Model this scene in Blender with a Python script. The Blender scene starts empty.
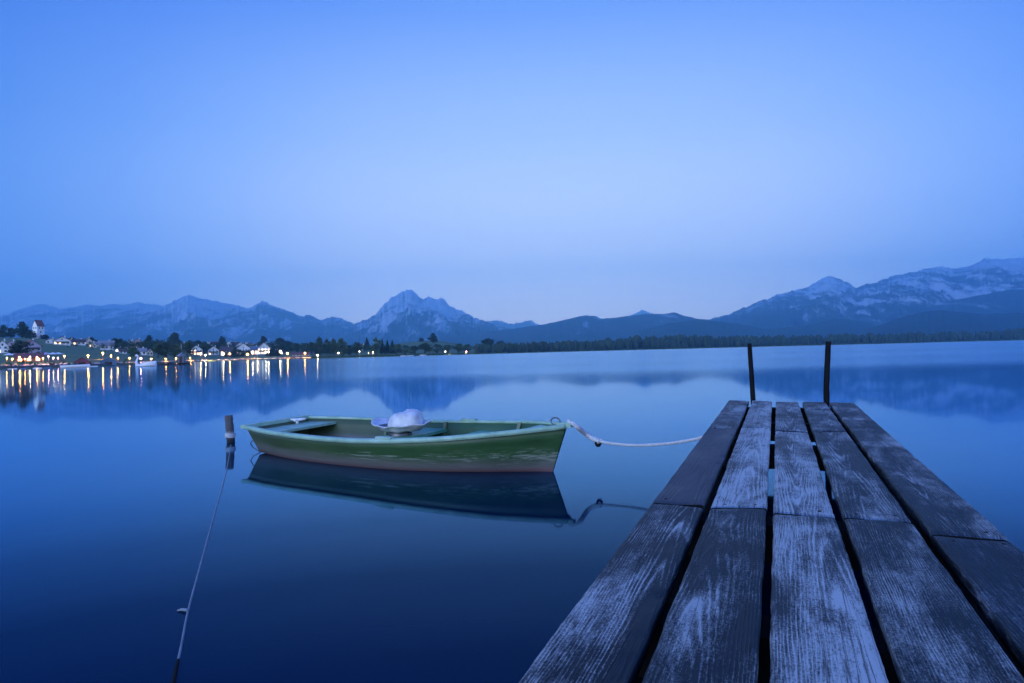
import bpy, math, random
import numpy as np
from mathutils import Vector, Matrix, noise as mnoise

random.seed(7)
rng = np.random.default_rng(11)
sc = bpy.context.scene
COL = sc.collection
R = math.radians

# ------------------------------------------------------------------ camera geometry
F = 682.7           # 24 mm on a 36 mm sensor, 1024 px wide
CX, CY = 512.0, 341.5
H = 1.15            # eye above the lake
HY, HS = 352.2, -0.0245   # horizon at the centre column, its slope (camera rolled a little)

def yh(px): return HY + HS * (px - CX)

def plane_up(y0, x0, slope):
    """camera-space normal of the plane family whose vanishing line is y0 + slope*(x-x0)"""
    k = -(y0 + slope * (CX - x0) - CY) / F
    v = Vector((slope, 1.0, k))
    return v.normalized()

u_cam = plane_up(HY, CX, HS)
f_cam = Vector((0, 0, -1)); f_cam = (f_cam - u_cam * f_cam.dot(u_cam)).normalized()
r_cam = f_cam.cross(u_cam)
# world = rows right, forward, up
M_cw = Matrix((r_cam, f_cam, u_cam))          # camera space -> world
CAM = Vector((0, 0, H))

def ray(px, py):
    return M_cw @ Vector(((px - CX) / F, -(py - CY) / F, -1.0))

def W(px, py, D):
    d = ray(px, py)
    return CAM + d * (D / d.y)

def G(px, py, z=0.0):
    d = ray(px, py)
    return CAM + d * ((z - H) / d.z)

cam_d = bpy.data.cameras.new("camera")
cam_d.sensor_width = 36; cam_d.lens = 24; cam_d.clip_start = 0.05; cam_d.clip_end = 90000
cam = bpy.data.objects.new("camera", cam_d); COL.objects.link(cam)
cam.matrix_world = Matrix.Translation(CAM) @ M_cw.to_4x4()
sc.camera = cam

# ------------------------------------------------------------------ helpers
class MB:
    def __init__(s): s.v = []; s.f = []; s.sm = []
    def add(s, vs, fs, smooth=False):
        b = len(s.v); s.v += [tuple(v) for v in vs]
        s.f += [tuple(b + i for i in f) for f in fs]; s.sm += [smooth] * len(fs)
        return s
    def box(s, x0, x1, y0, y1, z0, z1, M=None):
        vs = [Vector(p) for p in ((x0,y0,z0),(x1,y0,z0),(x1,y1,z0),(x0,y1,z0),(x0,y0,z1),(x1,y0,z1),(x1,y1,z1),(x0,y1,z1))]
        if M: vs = [M @ v for v in vs]
        return s.add(vs, [(0,3,2,1),(4,5,6,7),(0,1,5,4),(1,2,6,5),(2,3,7,6),(3,0,4,7)])
    def tube(s, pts, rad, n=8, smooth=True, cap=True, jit=0.0):
        pts = [Vector(p) for p in pts]; m = len(pts)
        rad = rad if isinstance(rad, (list, tuple)) else [rad] * m
        vs = []; ref = None
        for i, p in enumerate(pts):
            t = (pts[min(i+1, m-1)] - pts[max(i-1, 0)]).normalized()
            if ref is None:
                ref = Vector((0,0,1)) if abs(t.z) < .9 else Vector((1,0,0))
            a = (ref - t * ref.dot(t)).normalized(); b = t.cross(a); ref = a
            for k in range(n):
                q = 2*math.pi*k/n
                rr = rad[i] * (1 + (random.uniform(-jit, jit) if jit else 0))
                vs.append(p + a*(math.cos(q)*rr) + b*(math.sin(q)*rr))
        fs = []
        for i in range(m-1):
            for k in range(n):
                k2 = (k+1) % n
                fs.append((i*n+k, i*n+k2, (i+1)*n+k2, (i+1)*n+k))
        s.add(vs, fs, smooth)
        if cap:
            b = len(s.v) - len(vs)
            s.f.append(tuple(b + k for k in range(n-1, -1, -1))); s.sm.append(False)
            s.f.append(tuple(b + (m-1)*n + k for k in range(n))); s.sm.append(False)
        return s
    def lathe(s, prof, n=10, smooth=True, M=None, sx=1, sy=1):
        vs = []
        for r, z in prof:
            for k in range(n):
                q = 2*math.pi*k/n
                v = Vector((r*math.cos(q)*sx, r*math.sin(q)*sy, z)); vs.append(M @ v if M else v)
        fs = [(i*n+k, i*n+(k+1)%n, (i+1)*n+(k+1)%n, (i+1)*n+k) for i in range(len(prof)-1) for k in range(n)]
        return s.add(vs, fs, smooth)
    def grid(s, rows, smooth=True, closed=False):
        m = len(rows); n = len(rows[0])
        vs = [p for r in rows for p in r]
        fs = [(i*n+k, i*n+(k+1)%n, (i+1)*n+(k+1)%n, (i+1)*n+k) for i in range(m-1) for k in range(n if closed else n-1)]
        return s.add(vs, fs, smooth)
    def mesh(s, name, mat):
        me = bpy.data.meshes.new(name); me.from_pydata(s.v, [], s.f)
        me.polygons.foreach_set("use_smooth", s.sm)
        if mat: me.materials.append(mat)
        me.update(); return me
    def build(s, name, mat, parent=None):
        return link(name, s.mesh(name, mat), parent)

def link(name, data, parent=None, loc=None, rz=None, scale=None):
    o = bpy.data.objects.new(name, data); COL.objects.link(o)
    if parent: o.parent = parent
    if loc is not None: o.location = loc
    if rz is not None: o.rotation_euler = (0, 0, rz)
    if scale is not None: o.scale = scale
    return o

def tag(o, label=None, cat=None, group=None, kind=None):
    if label: o["label"] = label
    if cat: o["category"] = cat
    if group: o["group"] = group
    if kind: o["kind"] = kind
    return o

def thing(name, label, cat, loc=(0,0,0), rz=0.0, group=None):
    return tag(link(name, None, None, loc, rz), label, cat, group)

# ------------------------------------------------------------------ materials
class NT:
    def __init__(s, name):
        s.m = bpy.data.materials.new(name); s.m.use_nodes = True
        s.t = s.m.node_tree; s.n = s.t.nodes; s.l = s.t.links
        s.b = s.n["Principled BSDF"]; s.o = s.n["Material Output"]
    def node(s, typ, **kw):
        n = s.n.new(typ)
        for k, v in kw.items():
            if k.startswith("i_"):
                key = k[2:]; key = int(key) if key.isdigit() else key.replace("_", " ")
                s.put(n.inputs[key], v)
            else: setattr(n, k, v)
        return n
    def put(s, sock, v):
        if hasattr(v, "is_output") or isinstance(v, bpy.types.NodeSocket): s.l.new(v, sock)
        else: sock.default_value = v
    def math(s, op, a, b=0.0, c=None, clamp=False):
        n = s.n.new("ShaderNodeMath"); n.operation = op; n.use_clamp = clamp
        s.put(n.inputs[0], a); s.put(n.inputs[1], b)
        if c is not None: s.put(n.inputs[2], c)
        return n.outputs[0]
    def ramp(s, fac, stops, interp="LINEAR"):
        n = s.n.new("ShaderNodeValToRGB"); s.l.new(fac, n.inputs[0]); cr = n.color_ramp; cr.interpolation = interp
        while len(cr.elements) < len(stops): cr.elements.new(0.5)
        for e, (p, c) in zip(cr.elements, stops):
            e.position = p; e.color = (*c, 1) if len(c) == 3 else c
        return n.outputs[0]
    def mix(s, fac, a, b, blend="MIX"):
        n = s.n.new("ShaderNodeMix"); n.data_type = "RGBA"; n.blend_type = blend
        s.put(n.inputs[0], fac)
        for i, v in ((6, a), (7, b)):
            if isinstance(v, tuple): n.inputs[i].default_value = (*v, 1) if len(v) == 3 else v
            else: s.l.new(v, n.inputs[i])
        return n.outputs[2]
    def coord(s, out="Object"): return s.n.new("ShaderNodeTexCoord").outputs[out]
    def map(s, vec, scale=(1,1,1), loc=(0,0,0), rot=(0,0,0)):
        n = s.n.new("ShaderNodeMapping"); s.l.new(vec, n.inputs[0])
        n.inputs[1].default_value = loc; n.inputs[2].default_value = rot; n.inputs[3].default_value = scale
        return n.outputs[0]
    def noise(s, vec, scale, detail=4, rough=.55, dist=0.0, col=False):
        n = s.n.new("ShaderNodeTexNoise"); s.l.new(vec, n.inputs["Vector"])
        n.inputs["Scale"].default_value = scale; n.inputs["Detail"].default_value = detail
        n.inputs["Roughness"].default_value = rough; n.inputs["Distortion"].default_value = dist
        return n.outputs[1 if col else 0]
    def bump(s, h, strength=.3, dist=.01):
        n = s.n.new("ShaderNodeBump"); s.l.new(h, n.inputs["Height"])
        n.inputs["Strength"].default_value = strength; n.inputs["Distance"].default_value = dist
        s.l.new(n.outputs[0], s.b.inputs["Normal"])
    def base(s, c):
        if isinstance(c, tuple): s.b.inputs["Base Color"].default_value = (*c, 1)
        else: s.l.new(c, s.b.inputs["Base Color"])
    def set(s, **kw):
        for k, v in kw.items(): s.put(s.b.inputs[k.replace("_", " ")], v)

def simple(name, c, rough=.6, var=.25, scale=3.0, metal=0.0, obj="Object", spec=.5):
    t = NT(name)
    n = t.noise(t.coord(obj), scale, 4)
    lo = tuple(x*(1-var) for x in c); hi = tuple(min(1, x*(1+var)) for x in c)
    t.base(t.ramp(n, [(.3, lo), (.7, hi)])); t.set(Roughness=rough, Metallic=metal, Specular_IOR_Level=spec)
    return t.m

def emit(name, c, strength):
    t = NT(name); t.base((.8,.8,.8))
    t.set(Emission_Color=(*c, 1), Emission_Strength=strength); return t.m

# ------------------------------------------------------------------ world, sun, view
SUN_EL, SUN_AZ = R(16), R(218)     # low behind the camera
w = bpy.data.worlds.new("World"); sc.world = w; w.use_nodes = True
wt = w.node_tree; wn = wt.nodes; wl = wt.links
bg = wn["Background"]
sky = wn.new("ShaderNodeTexSky"); sky.sky_type = "NISHITA"; sky.sun_disc = False
sky.sun_elevation = SUN_EL; sky.sun_rotation = SUN_AZ
sky.air_density = 1.0; sky.dust_density = 0.0; sky.ozone_density = 8.0
tc = wn.new("ShaderNodeTexCoord")
sep = wn.new("ShaderNodeSeparateXYZ"); wl.new(tc.outputs["Generated"], sep.inputs[0])
cr = wn.new("ShaderNodeValToRGB"); wl.new(sep.outputs[2], cr.inputs[0])
stops = [(0.0, (18.8, 17.4, 14.6)), (.09, (14.8, 14.4, 12.7)), (.17, (9.9, 10.7, 10.8)), (.30, (5.1, 6.7, 8.8)), (.45, (1.9, 3.5, 7.4)), (.6, (1.3, 2.9, 8.2)), (1.0, (1.1, 2.6, 9.2))]
while len(cr.color_ramp.elements) < len(stops): cr.color_ramp.elements.new(.5)
for e, (p, c) in zip(cr.color_ramp.elements, stops):
    e.position = p; e.color = (*[x/20 for x in c], 1)
# evening glow: brighter towards one bearing, fading to the sides
dot = wn.new("ShaderNodeVectorMath"); dot.operation = "DOT_PRODUCT"
wl.new(tc.outputs["Generated"], dot.inputs[0])
gd = Vector((.07, .97, .20)).normalized(); dot.inputs[1].default_value = gd
gl = wn.new("ShaderNodeValToRGB"); wl.new(dot.outputs["Value"], gl.inputs[0])
gst = [(0.0, (.6, .72, 1.05)), (.5, (.30, .45, .85)), (.70, (.19, .33, .60)), (.77, (.25, .41, .73)), (.84, (.40, .55, .86)), (.90, (.61, .72, .93)), (.956, (.87, .90, .97)), (1.0, (1, 1, 1))]
while len(gl.color_ramp.elements) < len(gst): gl.color_ramp.elements.new(.5)
for e, (p, c) in zip(gl.color_ramp.elements, gst): e.position = p; e.color = (*c, 1)
mul = wn.new("ShaderNodeMix"); mul.data_type = "RGBA"; mul.blend_type = "MULTIPLY"; mul.inputs[0].default_value = 1
wl.new(cr.outputs[0], mul.inputs[6]); wl.new(gl.outputs[0], mul.inputs[7])
sc10 = wn.new("ShaderNodeVectorMath"); sc10.operation = "SCALE"; sc10.inputs["Scale"].default_value = 20.0
wl.new(mul.outputs[2], sc10.inputs[0])
tint = wn.new("ShaderNodeMix"); tint.data_type = "RGBA"; tint.blend_type = "MULTIPLY"; tint.inputs[0].default_value = 1
wl.new(sky.outputs[0], tint.inputs[6]); tint.inputs[7].default_value = (.5, 1.0, 2.2, 1)
fin = wn.new("ShaderNodeMix"); fin.data_type = "RGBA"; fin.inputs[0].default_value = .92
wl.new(tint.outputs[2], fin.inputs[6]); wl.new(sc10.outputs[0], fin.inputs[7])
wl.new(fin.outputs[2], bg.inputs[0]); bg.inputs[1].default_value = .105

sd = bpy.data.lights.new("sun", "SUN"); sd.energy = 1.15; sd.angle = R(40); sd.color = (.62, .78, 1.0)   # the last light of the blue hour is itself blue in this white balance
so = bpy.data.objects.new("sun", sd); COL.objects.link(so)
# sun_rotation is clockwise from +Y
sdir = Vector((math.sin(SUN_AZ)*math.cos(SUN_EL), math.cos(SUN_AZ)*math.cos(SUN_EL), math.sin(SUN_EL)))
so.rotation_euler = sdir.to_track_quat("Z", "Y").to_euler()
sc.view_settings.view_transform = "Standard"; sc.view_settings.look = "None"
sc.view_settings.exposure = 0.45; sc.view_settings.gamma = 1
sc.cycles.use_denoising = True
sc.cycles.max_bounces = 8; sc.cycles.diffuse_bounces = 2; sc.cycles.glossy_bounces = 4; sc.cycles.volume_bounces = 5
sc.cycles.sample_clamp_indirect = 8.0

# ------------------------------------------------------------------ numpy noise
def _perm(seed):
    r = np.random.default_rng(seed); p = np.arange(256); r.shuffle(p); return np.concatenate([p, p])
def vnoise(x, y, seed):
    p = _perm(seed); xi = np.floor(x).astype(int); yi = np.floor(y).astype(int)
    xf = x - xi; yf = y - yi
    u = xf*xf*xf*(xf*(xf*6-15)+10); v = yf*yf*yf*(yf*(yf*6-15)+10)
    def g(ix, iy, dx, dy):
        h = p[p[ix & 255] + (iy & 255)] / 256.0 * 2*np.pi
        return np.cos(h)*dx + np.sin(h)*dy
    a = g(xi, yi, xf, yf); b = g(xi+1, yi, xf-1, yf); c = g(xi, yi+1, xf, yf-1); d = g(xi+1, yi+1, xf-1, yf-1)
    return (a + u*(b-a)) + v*((c + u*(d-c)) - (a + u*(b-a)))
def fbm(x, y, seed, o=5, ridged=False):
    t = np.zeros_like(x); a = 1.0; s = 0
    for i in range(o):
        n = vnoise(x*2**i, y*2**i, seed+i)
        t += a * ((1 - 2.2*np.abs(n)) if ridged else n*1.4); s += a; a *= .5
    return t / s

# ------------------------------------------------------------------ mountains
def mountain_mat(name, rock_at, patch, forest=(.022,.036,.03), rock=(.66,.66,.67), top=1300):
    t = NT(name)
    g = t.node("ShaderNodeNewGeometry"); pos = g.outputs["Position"]
    sp = t.node("ShaderNodeSeparateXYZ"); t.l.new(pos, sp.inputs[0])
    hgt = t.math("DIVIDE", sp.outputs[2], top)
    n1 = t.noise(t.map(pos, (1/520, 1/1800, 1/420)), 1.0, 8, .66, .4)
    n2 = t.noise(t.map(pos, (1/85, 1/900, 1/150)), 1.0, 7, .74, .5)
    nn = t.math("ADD", t.math("MULTIPLY", n1, .8), t.math("MULTIPLY", n2, .7)); nn = t.math("SUBTRACT", nn, .25)
    nz = t.node("ShaderNodeSeparateXYZ"); t.l.new(g.outputs["Normal"], nz.inputs[0])
    steep = t.math("SUBTRACT", 1.0, nz.outputs[2])
    fac = t.math("ADD", t.math("ADD", t.math("MULTIPLY", nn, 1.5), t.math("MULTIPLY", hgt, .55)), t.math("MULTIPLY", steep, .35))
    msk = t.ramp(fac, [(0, (0,0,0)), (max(.01, rock_at-.09), (0,0,0)), (min(.99, rock_at+.10), (1,1,1))]) if rock_at < 1.2 else None
    t.b.inputs["Roughness"].default_value = .95; t.b.inputs["Specular IOR Level"].default_value = .1
    # the mask runs past 1, so scale it first
    fac2 = t.math("MULTIPLY", fac, .5)
    msk = t.ramp(fac2, [(max(0, rock_at*.5-.06), (0,0,0)), (rock_at*.5-.01, (.2,.2,.2)), (rock_at*.5+.012, (.65,.65,.65)), (min(1, rock_at*.5+.06), (1,1,1))])
    rk = t.mix(n2, tuple(c*.55 for c in rock), tuple(min(1, c*1.3) for c in rock))
    fo = t.mix(n1, tuple(c*.6 for c in forest), tuple(c*1.6 for c in forest))
    t.base(t.mix(t.math("MULTIPLY", msk, patch), fo, rk))
    return t.m

def mountain(name, prof, D, Wd, mat, seed, amp=.16, jag=.75, step=1.0, ns=90, cell=620., p_shape=1.15, base_drop=20):
    xs = np.arange(prof[0][0], prof[-1][0] + .01, step)
    ys = np.interp(xs, [p[0] for p in prof], [p[1] for p in prof])
    ys = ys + jag * (fbm(xs/13., xs*0+3.3, seed+50, 5) * 2.6 + 2.0*(fbm(xs/5., xs*0+8.3, seed+70, 4, ridged=True) - .5) + 1.5*fbm(xs/2.1, xs*0+1.3, seed+75, 2))
    # crest distance wanders
    Dx = D * (1 + .05*fbm(xs/120., xs*0+7.7, seed+60, 3))
    ss = np.concatenate([np.linspace(0, 1, ns), np.array([1.04, 1.12, 1.25, 1.45])])
    crest = np.array([W(x, y, d) for x, y, d in zip(xs, ys, Dx)])
    az = crest[:, 0] / crest[:, 1]
    Y = Dx[None, :] + (ss[:, None]-1)*Wd
    X = az[None, :] * Y
    s = np.clip(ss, 0, 1)[:, None]
    zc = np.maximum(crest[:, 2], 5)[None, :]
    shape = s**p_shape
    r = fbm(X/cell + .35*fbm(X/600, Y/600, seed+9, 3), Y/(cell*2.2), seed, 6, ridged=True)
    z = zc * shape
    env = np.sin(np.pi*np.clip(s, 0, 1)**.85)**.8
    z = z + zc*amp*env*(r - .45) + zc*amp*.4*env*(fbm(X/210, Y/520, seed+31, 4, ridged=True) - .45) + zc*.03*env*fbm(X/220, Y/220, seed+20, 4)
    back = ss[:, None] > 1
    z = np.where(back, zc*(1-((ss[:, None]-1)/.45)), z)
    # keep the slope under the line of sight to the crest
    los = H + (zc-H)*Y/Dx[None, :]
    z = np.where(ss[:, None] < .985, np.minimum(z, los - (1-s)*zc*.04), z)
    z = z - base_drop*(1-s)
    rows = [[(float(X[i, j]), float(Y[i, j]), float(z[i, j])) for j in range(len(xs))] for i in range(len(ss))]
    mb = MB(); mb.grid(rows, True)
    return tag(mb.build(name, mat), kind="structure")

M_rock = mountain_mat("limestone_mountain", 1.09, 1.0, top=1150)
M_peak = mountain_mat("limestone_peak", 1.03, 1.0, top=1100)
M_wood = mountain_mat("wooded_ridge", 1.16, .8, top=900)
M_foot = mountain_mat("wooded_foothill", 1.45, .4, forest=(.018,.036,.026), top=900)
M_far = mountain_mat("distant_ridge", .95, .7, top=1600)

mountain("distant_mountain", [(-40,322),(0,318),(12,312),(19,309),(30,306),(41,304),(50,305.5),(62,309.5),(75,306),(88,304.5),(100,306),(112,303.5),(124,305),(140,302.5),(152,304),(165,305),(190,312),(230,322)], 14000, 2600, M_far, 3, jag=.7)
mountain("distant_mountain", [(470,330),(482,322),(494,319.5),(503,321.5),(513,323.5),(521,322),(530,320),(539,324),(560,331)], 14500, 2300, M_far, 4)
mountain("distant_mountain", [(615,325),(628,316),(634,313.6),(641.7,310.6),(651,312.6),(664,318),(690,328)], 14200, 2300, M_far, 5)
mountain("mountain_range", [(-260,318),(-180,306),(-110,312),(-50,314),(0,316),(19,311),(59,309.5),(100,308.5),(125,308.5),(156,307.5),(169,303),(181,297.5),(189,294.4),(200,297.5),(216,300.6),(231,304.4),(247,308),(255,304),(262,301),(272,305),(287,311),(300,316),(309,314.6),(321.5,319.5),(332,316.4),(341,317.5),(356,323.5),(380,330),(420,340)], 11000, 4200, M_rock, 21, amp=.24, jag=.8)
mountain("rocky_mountain", [(318,340),(336,331),(355.7,324),(366,320),(376,314),(384,304.4),(390,299.5),(396,295.5),(399,293.2),(401.5,290.8),(405,289.2),(408,290.0),(411,288.8),(414,291.2),(417,293.4),(419.5,296.8),(423,299.8),(426,298.4),(429,296.8),(432,298.6),(436.7,299.5),(440,298.2),(444.5,299),(447,302.8),(450,306.4),(460,311),(470,315),(480,319),(491,324),(500,326.5),(530,333),(570,342)], 9800, 3600, M_peak, 33, amp=.26, step=.6, jag=1.0)
mountain("wooded_ridge", [(440,336),(480,332),(505,329.5),(524.5,327),(541,324.5),(559.7,321),(573.7,317.5),(585.5,315),(595,316),(602,318.7),(620.6,316.8),(644,314),(667.5,313.3),(674.5,312.3),(681.5,315),(695.6,318),(714,320.3),(735,323),(760,328),(800,336),(830,342)], 7200, 2600, M_wood, 41, amp=.16, jag=.35)
mountain("mountain_range", [(690,326),(715.8,318),(738,309.6),(763,300),(785.4,292),(804.4,287.5),(817,281),(828,276.4),(839,278.6),(848.7,282.7),(856.6,287),(871,284.3),(890,276.4),(915,271),(940.5,266),(956,268.5),(972,265.3),(985,258),(1004,258.4),(1024,257.4),(1060,252),(1110,262),(1180,255),(1280,275)], 9000, 3800, M_rock, 55, amp=.24, jag=.9)
mountain("wooded_ridge", [(880,330),(905,316),(930,307),(955,300),(985,294),(1024,287),(1070,280),(1130,286),(1280,280)], 6600, 2000, M_wood, 61, amp=.14, jag=.3)
mountain("wooded_foothill", [(640,330),(670,323),(700,319.5),(719,321.6),(747.5,325),(763,329),(785,327.5),(804,325.4),(820,322),(836,319),(850,319.5),(864.6,321.6),(877,325),(890,329),(910,334)], 5200, 1600, M_foot, 71, amp=.12, jag=.3)
mountain("wooded_foothill", [(850,334),(880,325),(893,320),(906,316),(922,312),(937,310),(952,311),(969,313),(985,314),(1000,313),(1024,312.5),(1080,309),(1150,314),(1280,312)], 4300, 1500, M_foot, 75, amp=.12, jag=.3)

# ------------------------------------------------------------------ lake and land
def axis_vals():
    a = [0, 2, 5, 10, 20, 40, 80, 160, 400, 1000, 2500, 6000, 15000]
    return sorted(set([-v for v in a] + a))
t = NT("lake_water")
t.n.remove(t.b)
dif = t.node('ShaderNodeBsdfDiffuse'); dif.inputs[0].default_value = (.0001, .008, .034, 1)
glo = t.node('ShaderNodeBsdfGlossy'); glo.inputs[0].default_value = (.35, .69, 1.0, 1)
gp = t.node('ShaderNodeSeparateXYZ'); t.l.new(t.node('ShaderNodeNewGeometry').outputs['Position'], gp.inputs[0])
md = t.node('ShaderNodeMapRange', interpolation_type='SMOOTHSTEP'); t.l.new(gp.outputs[1], md.inputs[0]); md.inputs[1].default_value = 20; md.inputs[2].default_value = 42
rt = t.math('DIVIDE', gp.outputs[0], t.math('MAXIMUM', gp.outputs[1], 1.0))
ms = t.node('ShaderNodeMapRange', interpolation_type='SMOOTHSTEP'); t.l.new(rt, ms.inputs[0]); ms.inputs[1].default_value = -.36; ms.inputs[2].default_value = -.16
br = t.noise(t.map(t.node('ShaderNodeNewGeometry').outputs['Position'], (.004, .02, 1)), 1.0, 3, .5)
ruf = t.math('MULTIPLY', t.math('MULTIPLY', md.outputs[0], ms.outputs[0]), t.math('MULTIPLY_ADD', br, 1.2, .3))
t.l.new(t.math('MULTIPLY_ADD', ruf, .09, t.math('MULTIPLY_ADD', md.outputs[0], .035, .043)), glo.inputs['Roughness'])
fre = t.node('ShaderNodeLayerWeight'); fre.inputs[0].default_value = .5
refl = t.ramp(fre.outputs['Facing'], [(0, (.02,)*3), (.50, (.025,)*3), (.60, (.04,)*3), (.70, (.09,)*3), (.77, (.22,)*3), (.83, (.45,)*3), (.90, (.72,)*3), (.95, (.88,)*3), (1.0, (.98,)*3)])
mx = t.node('ShaderNodeMixShader'); t.l.new(refl, mx.inputs[0])
t.l.new(t.ramp(fre.outputs['Facing'], [(0, (.32,.68,1)), (.82, (.34,.69,1)), (.94, (.60,.84,1)), (1, (.66,.87,1))]), glo.inputs[0]); t.l.new(dif.outputs[0], mx.inputs[1]); t.l.new(glo.outputs[0], mx.inputs[2]); t.l.new(mx.outputs[0], t.o.inputs[0])
pos = t.node("ShaderNodeNewGeometry").outputs["Position"]
nz = t.noise(t.map(pos, (.55, .9, 1)), 1.0, 2, .5)
bp = t.node('ShaderNodeBump'); t.l.new(nz, bp.inputs['Height']); bp.inputs['Strength'].default_value = .02; bp.inputs['Distance'].default_value = .02
for n_ in (glo, fre): t.l.new(bp.outputs[0], n_.inputs['Normal'])
M_water = t.m
mb = MB(); xs = axis_vals(); ysv = [v for v in xs if v >= -400]
mb.grid([[(x, y, 0.0) for x in xs] for y in ysv], False)
tag(mb.build("lake_water", M_water), kind="structure")

DS = ([-300,0,60,110,150,175,210,300,400,480,600,700,860,1024,1400], [165,172,184,212,275,370,480,520,560,700,950,1150,1350,1500,1700])
DT = ([-300,0,100,200,300,400,480,700,1400], [480,480,460,380,350,380,380,500,500])
YT = ([-300,-100,0,30,50,70,100,130,170,200,300,360,385,405,425,445,470,500,700,1024,1400], [334,336,338,337.5,339,341,344,347,350,351,350.5,349,346,342.5,340.5,341.5,346,349.5,344,336.5,327])
def ds(px): return float(np.interp(px, *DS))
def df(px): return ds(px) + float(np.interp(px, *DT))
def ytop(px): return float(np.interp(px, *YT))
def yshore(px): return yh(px) + (H-.5)*F/ds(px)
def land_D(px, by):
    s = (yshore(px) - by) / (yshore(px) - ytop(px))
    s = max(.005, min(1.0, s))
    return ds(px) + s*(df(px)-ds(px))
def land(px, by):
    """a point of the ground seen at column px, row by"""
    by = max(ytop(px), min(yshore(px)-.05, by))
    p = W(px, by, land_D(px, by)); return p

t = NT("meadow_ground")
pos = t.node("ShaderNodeNewGeometry").outputs["Position"]
n1 = t.noise(t.map(pos, (1/60, 1/60, 1/60)), 1, 5, .6); n2 = t.noise(pos, .5, 4, .6)
c = t.ramp(n1, [(.3, (.070,.125,.040)), (.5, (.100,.165,.055)), (.7, (.140,.180,.070))])
t.base(t.mix(t.math("MULTIPLY", n2, .4), c, (.03,.045,.02))); t.set(Roughness=.95)
t.bump(n2, .4, .3); M_meadow = t.m
rows = []
pxs = np.arange(-300, 1401, 6.0)
for s in [-.02, -.012, 0] + list(np.linspace(.02, 1, 22)) + [1.3, 2.0]:
    row = []
    for px in pxs:
        a, b = ds(px), df(px)
        if s < 0:
            p = W(px, yshore(px), a); k = (a + s*150)/a
            row.append((p.x*k, p.y*k, -.6 if s < -.015 else .05))
        elif s <= 1:
            by = yshore(px) + (ytop(px)-yshore(px))*s
            row.append(tuple(W(px, by, a + s*(b-a))))
        else:
            p = W(px, ytop(px), b); k = (a + s*(b-a))/b
            row.append((p.x*k, p.y*k, 4 + max(0, p.z-4)*(.75 if s < 1.5 else 0)))
    rows.append(row)
mb = MB(); mb.grid(rows, True); tag(mb.build("lakeside_land", M_meadow), kind="structure")
# valley floor behind, up to the mountains
rows = []
for k in (0, 1, 2, 3):
    row = []
    for px in np.arange(-160, 1181, 40.0):
        q = (px-CX)/F; a = df(min(1400, max(-300, px))) + 180
        y = [a, a+1500, 6000, 15800][k]; row.append((q*y, y, [2.5, 3, 3, 3][k]))
    rows.append(row)
mb = MB(); mb.grid(rows, True); tag(mb.build("valley_ground", M_meadow), kind="structure")

# shore promenade: pale gravel path along the village bank
M_path = simple("gravel_path_surface", (.50,.42,.32), .9, .25, .4)
mb = MB(); r0 = []; r1 = []
for px in np.arange(-120, 330, 5.0):
    y0 = yshore(px); span = yshore(px)-ytop(px)
    d0, d1 = ds(px)+4, ds(px)+34
    def at(d):
        by = y0 - span*(d-ds(px))/(df(px)-ds(px)); p = W(px, by, d); return (p.x, p.y, p.z+.12)
    r0.append(at(d0)); r1.append(at(d1))
mb.grid([r0, r1], True); tag(mb.build("promenade_path", M_path), kind="structure")
# quay edge along the left shore
M_quay = simple("dark_quay_stone", (.10,.10,.11), .8, .3, .6)
mb = MB(); rows = [[], [], [], []]
for px in np.arange(-160, 128, 4.0):
    a = ds(px); q = W(px, yshore(px), a); k0 = (a-1.2)/a; k1 = (a+1.4)/a
    for r_, (k, z) in zip(rows, ((k0, -.4), (k0, .72), (k1, .75), (k1, .3))): r_.append((q.x*k, q.y*k, z))
mb.grid(rows, False); tag(mb.build("quay_kerb", M_quay), kind="structure")

# ------------------------------------------------------------------ trees
def leaf_mat(name, c):
    t = NT(name); oi = t.node("ShaderNodeObjectInfo")
    n = t.noise(t.coord(), 5.0, 3, .6)
    col = t.ramp(n, [(.3, tuple(x*.5 for x in c)), (.55, c), (.75, tuple(x*1.7 for x in c))])
    v = t.math("MULTIPLY_ADD", oi.outputs["Random"], .6, .7)
    hs = t.node("ShaderNodeHueSaturation"); t.l.new(col, hs.inputs["Color"]); t.l.new(v, hs.inputs["Value"])
    t.base(hs.outputs[0]); t.set(Roughness=.8); t.b.inputs["Specular IOR Level"].default_value = .2
    return t.m
M_leaf = leaf_mat("broadleaf_foliage", (.065,.110,.042))
M_leafd = leaf_mat("dark_foliage", (.032,.062,.032))
M_leafc = leaf_mat("conifer_foliage", (.028,.060,.034))
M_bark = simple("tree_bark", (.06,.045,.035), .9, .3, 6)

def leaf_quad(mb, p, size, r):
    a = Vector((r.gauss(0,1), r.gauss(0,1), r.gauss(0,.7))).normalized()
    b = a.cross(Vector((r.gauss(0,1), r.gauss(0,1), r.gauss(0,1)))).normalized()
    h = size*.5
    mb.add([p-a*h, p+b*h*.8, p+a*h, p-b*h*.8], [(0,1,2,3)])
def crown_round(seed, lobes=9, n=900, tall=False, low=.10):
    r = random.Random(seed); mb = MB(); L = []
    for i in range(lobes):
        z = low + (1-low)*(.15 + .68*r.random())
        env = math.sin(math.pi*min(1, max(.08, (z-low+.1)/(1.1-low))))**.6
        ang = r.random()*6.28; rad = r.random()**.6*.30*env
        L.append((Vector((math.cos(ang)*rad, math.sin(ang)*rad, z)), r.uniform(.12, .22)*(.8 if tall else 1)))
    L.append((Vector((0,0,.88)), .13)); L.append((Vector((0,0,.6)), .26))
    for i in range(n):
        c, rr = r.choice(L)
        d = Vector((r.gauss(0,1), r.gauss(0,1), r.gauss(0,1))).normalized()
        leaf_quad(mb, c + d*rr*r.random()**.45, r.uniform(.035, .085), r)
    return mb
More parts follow.
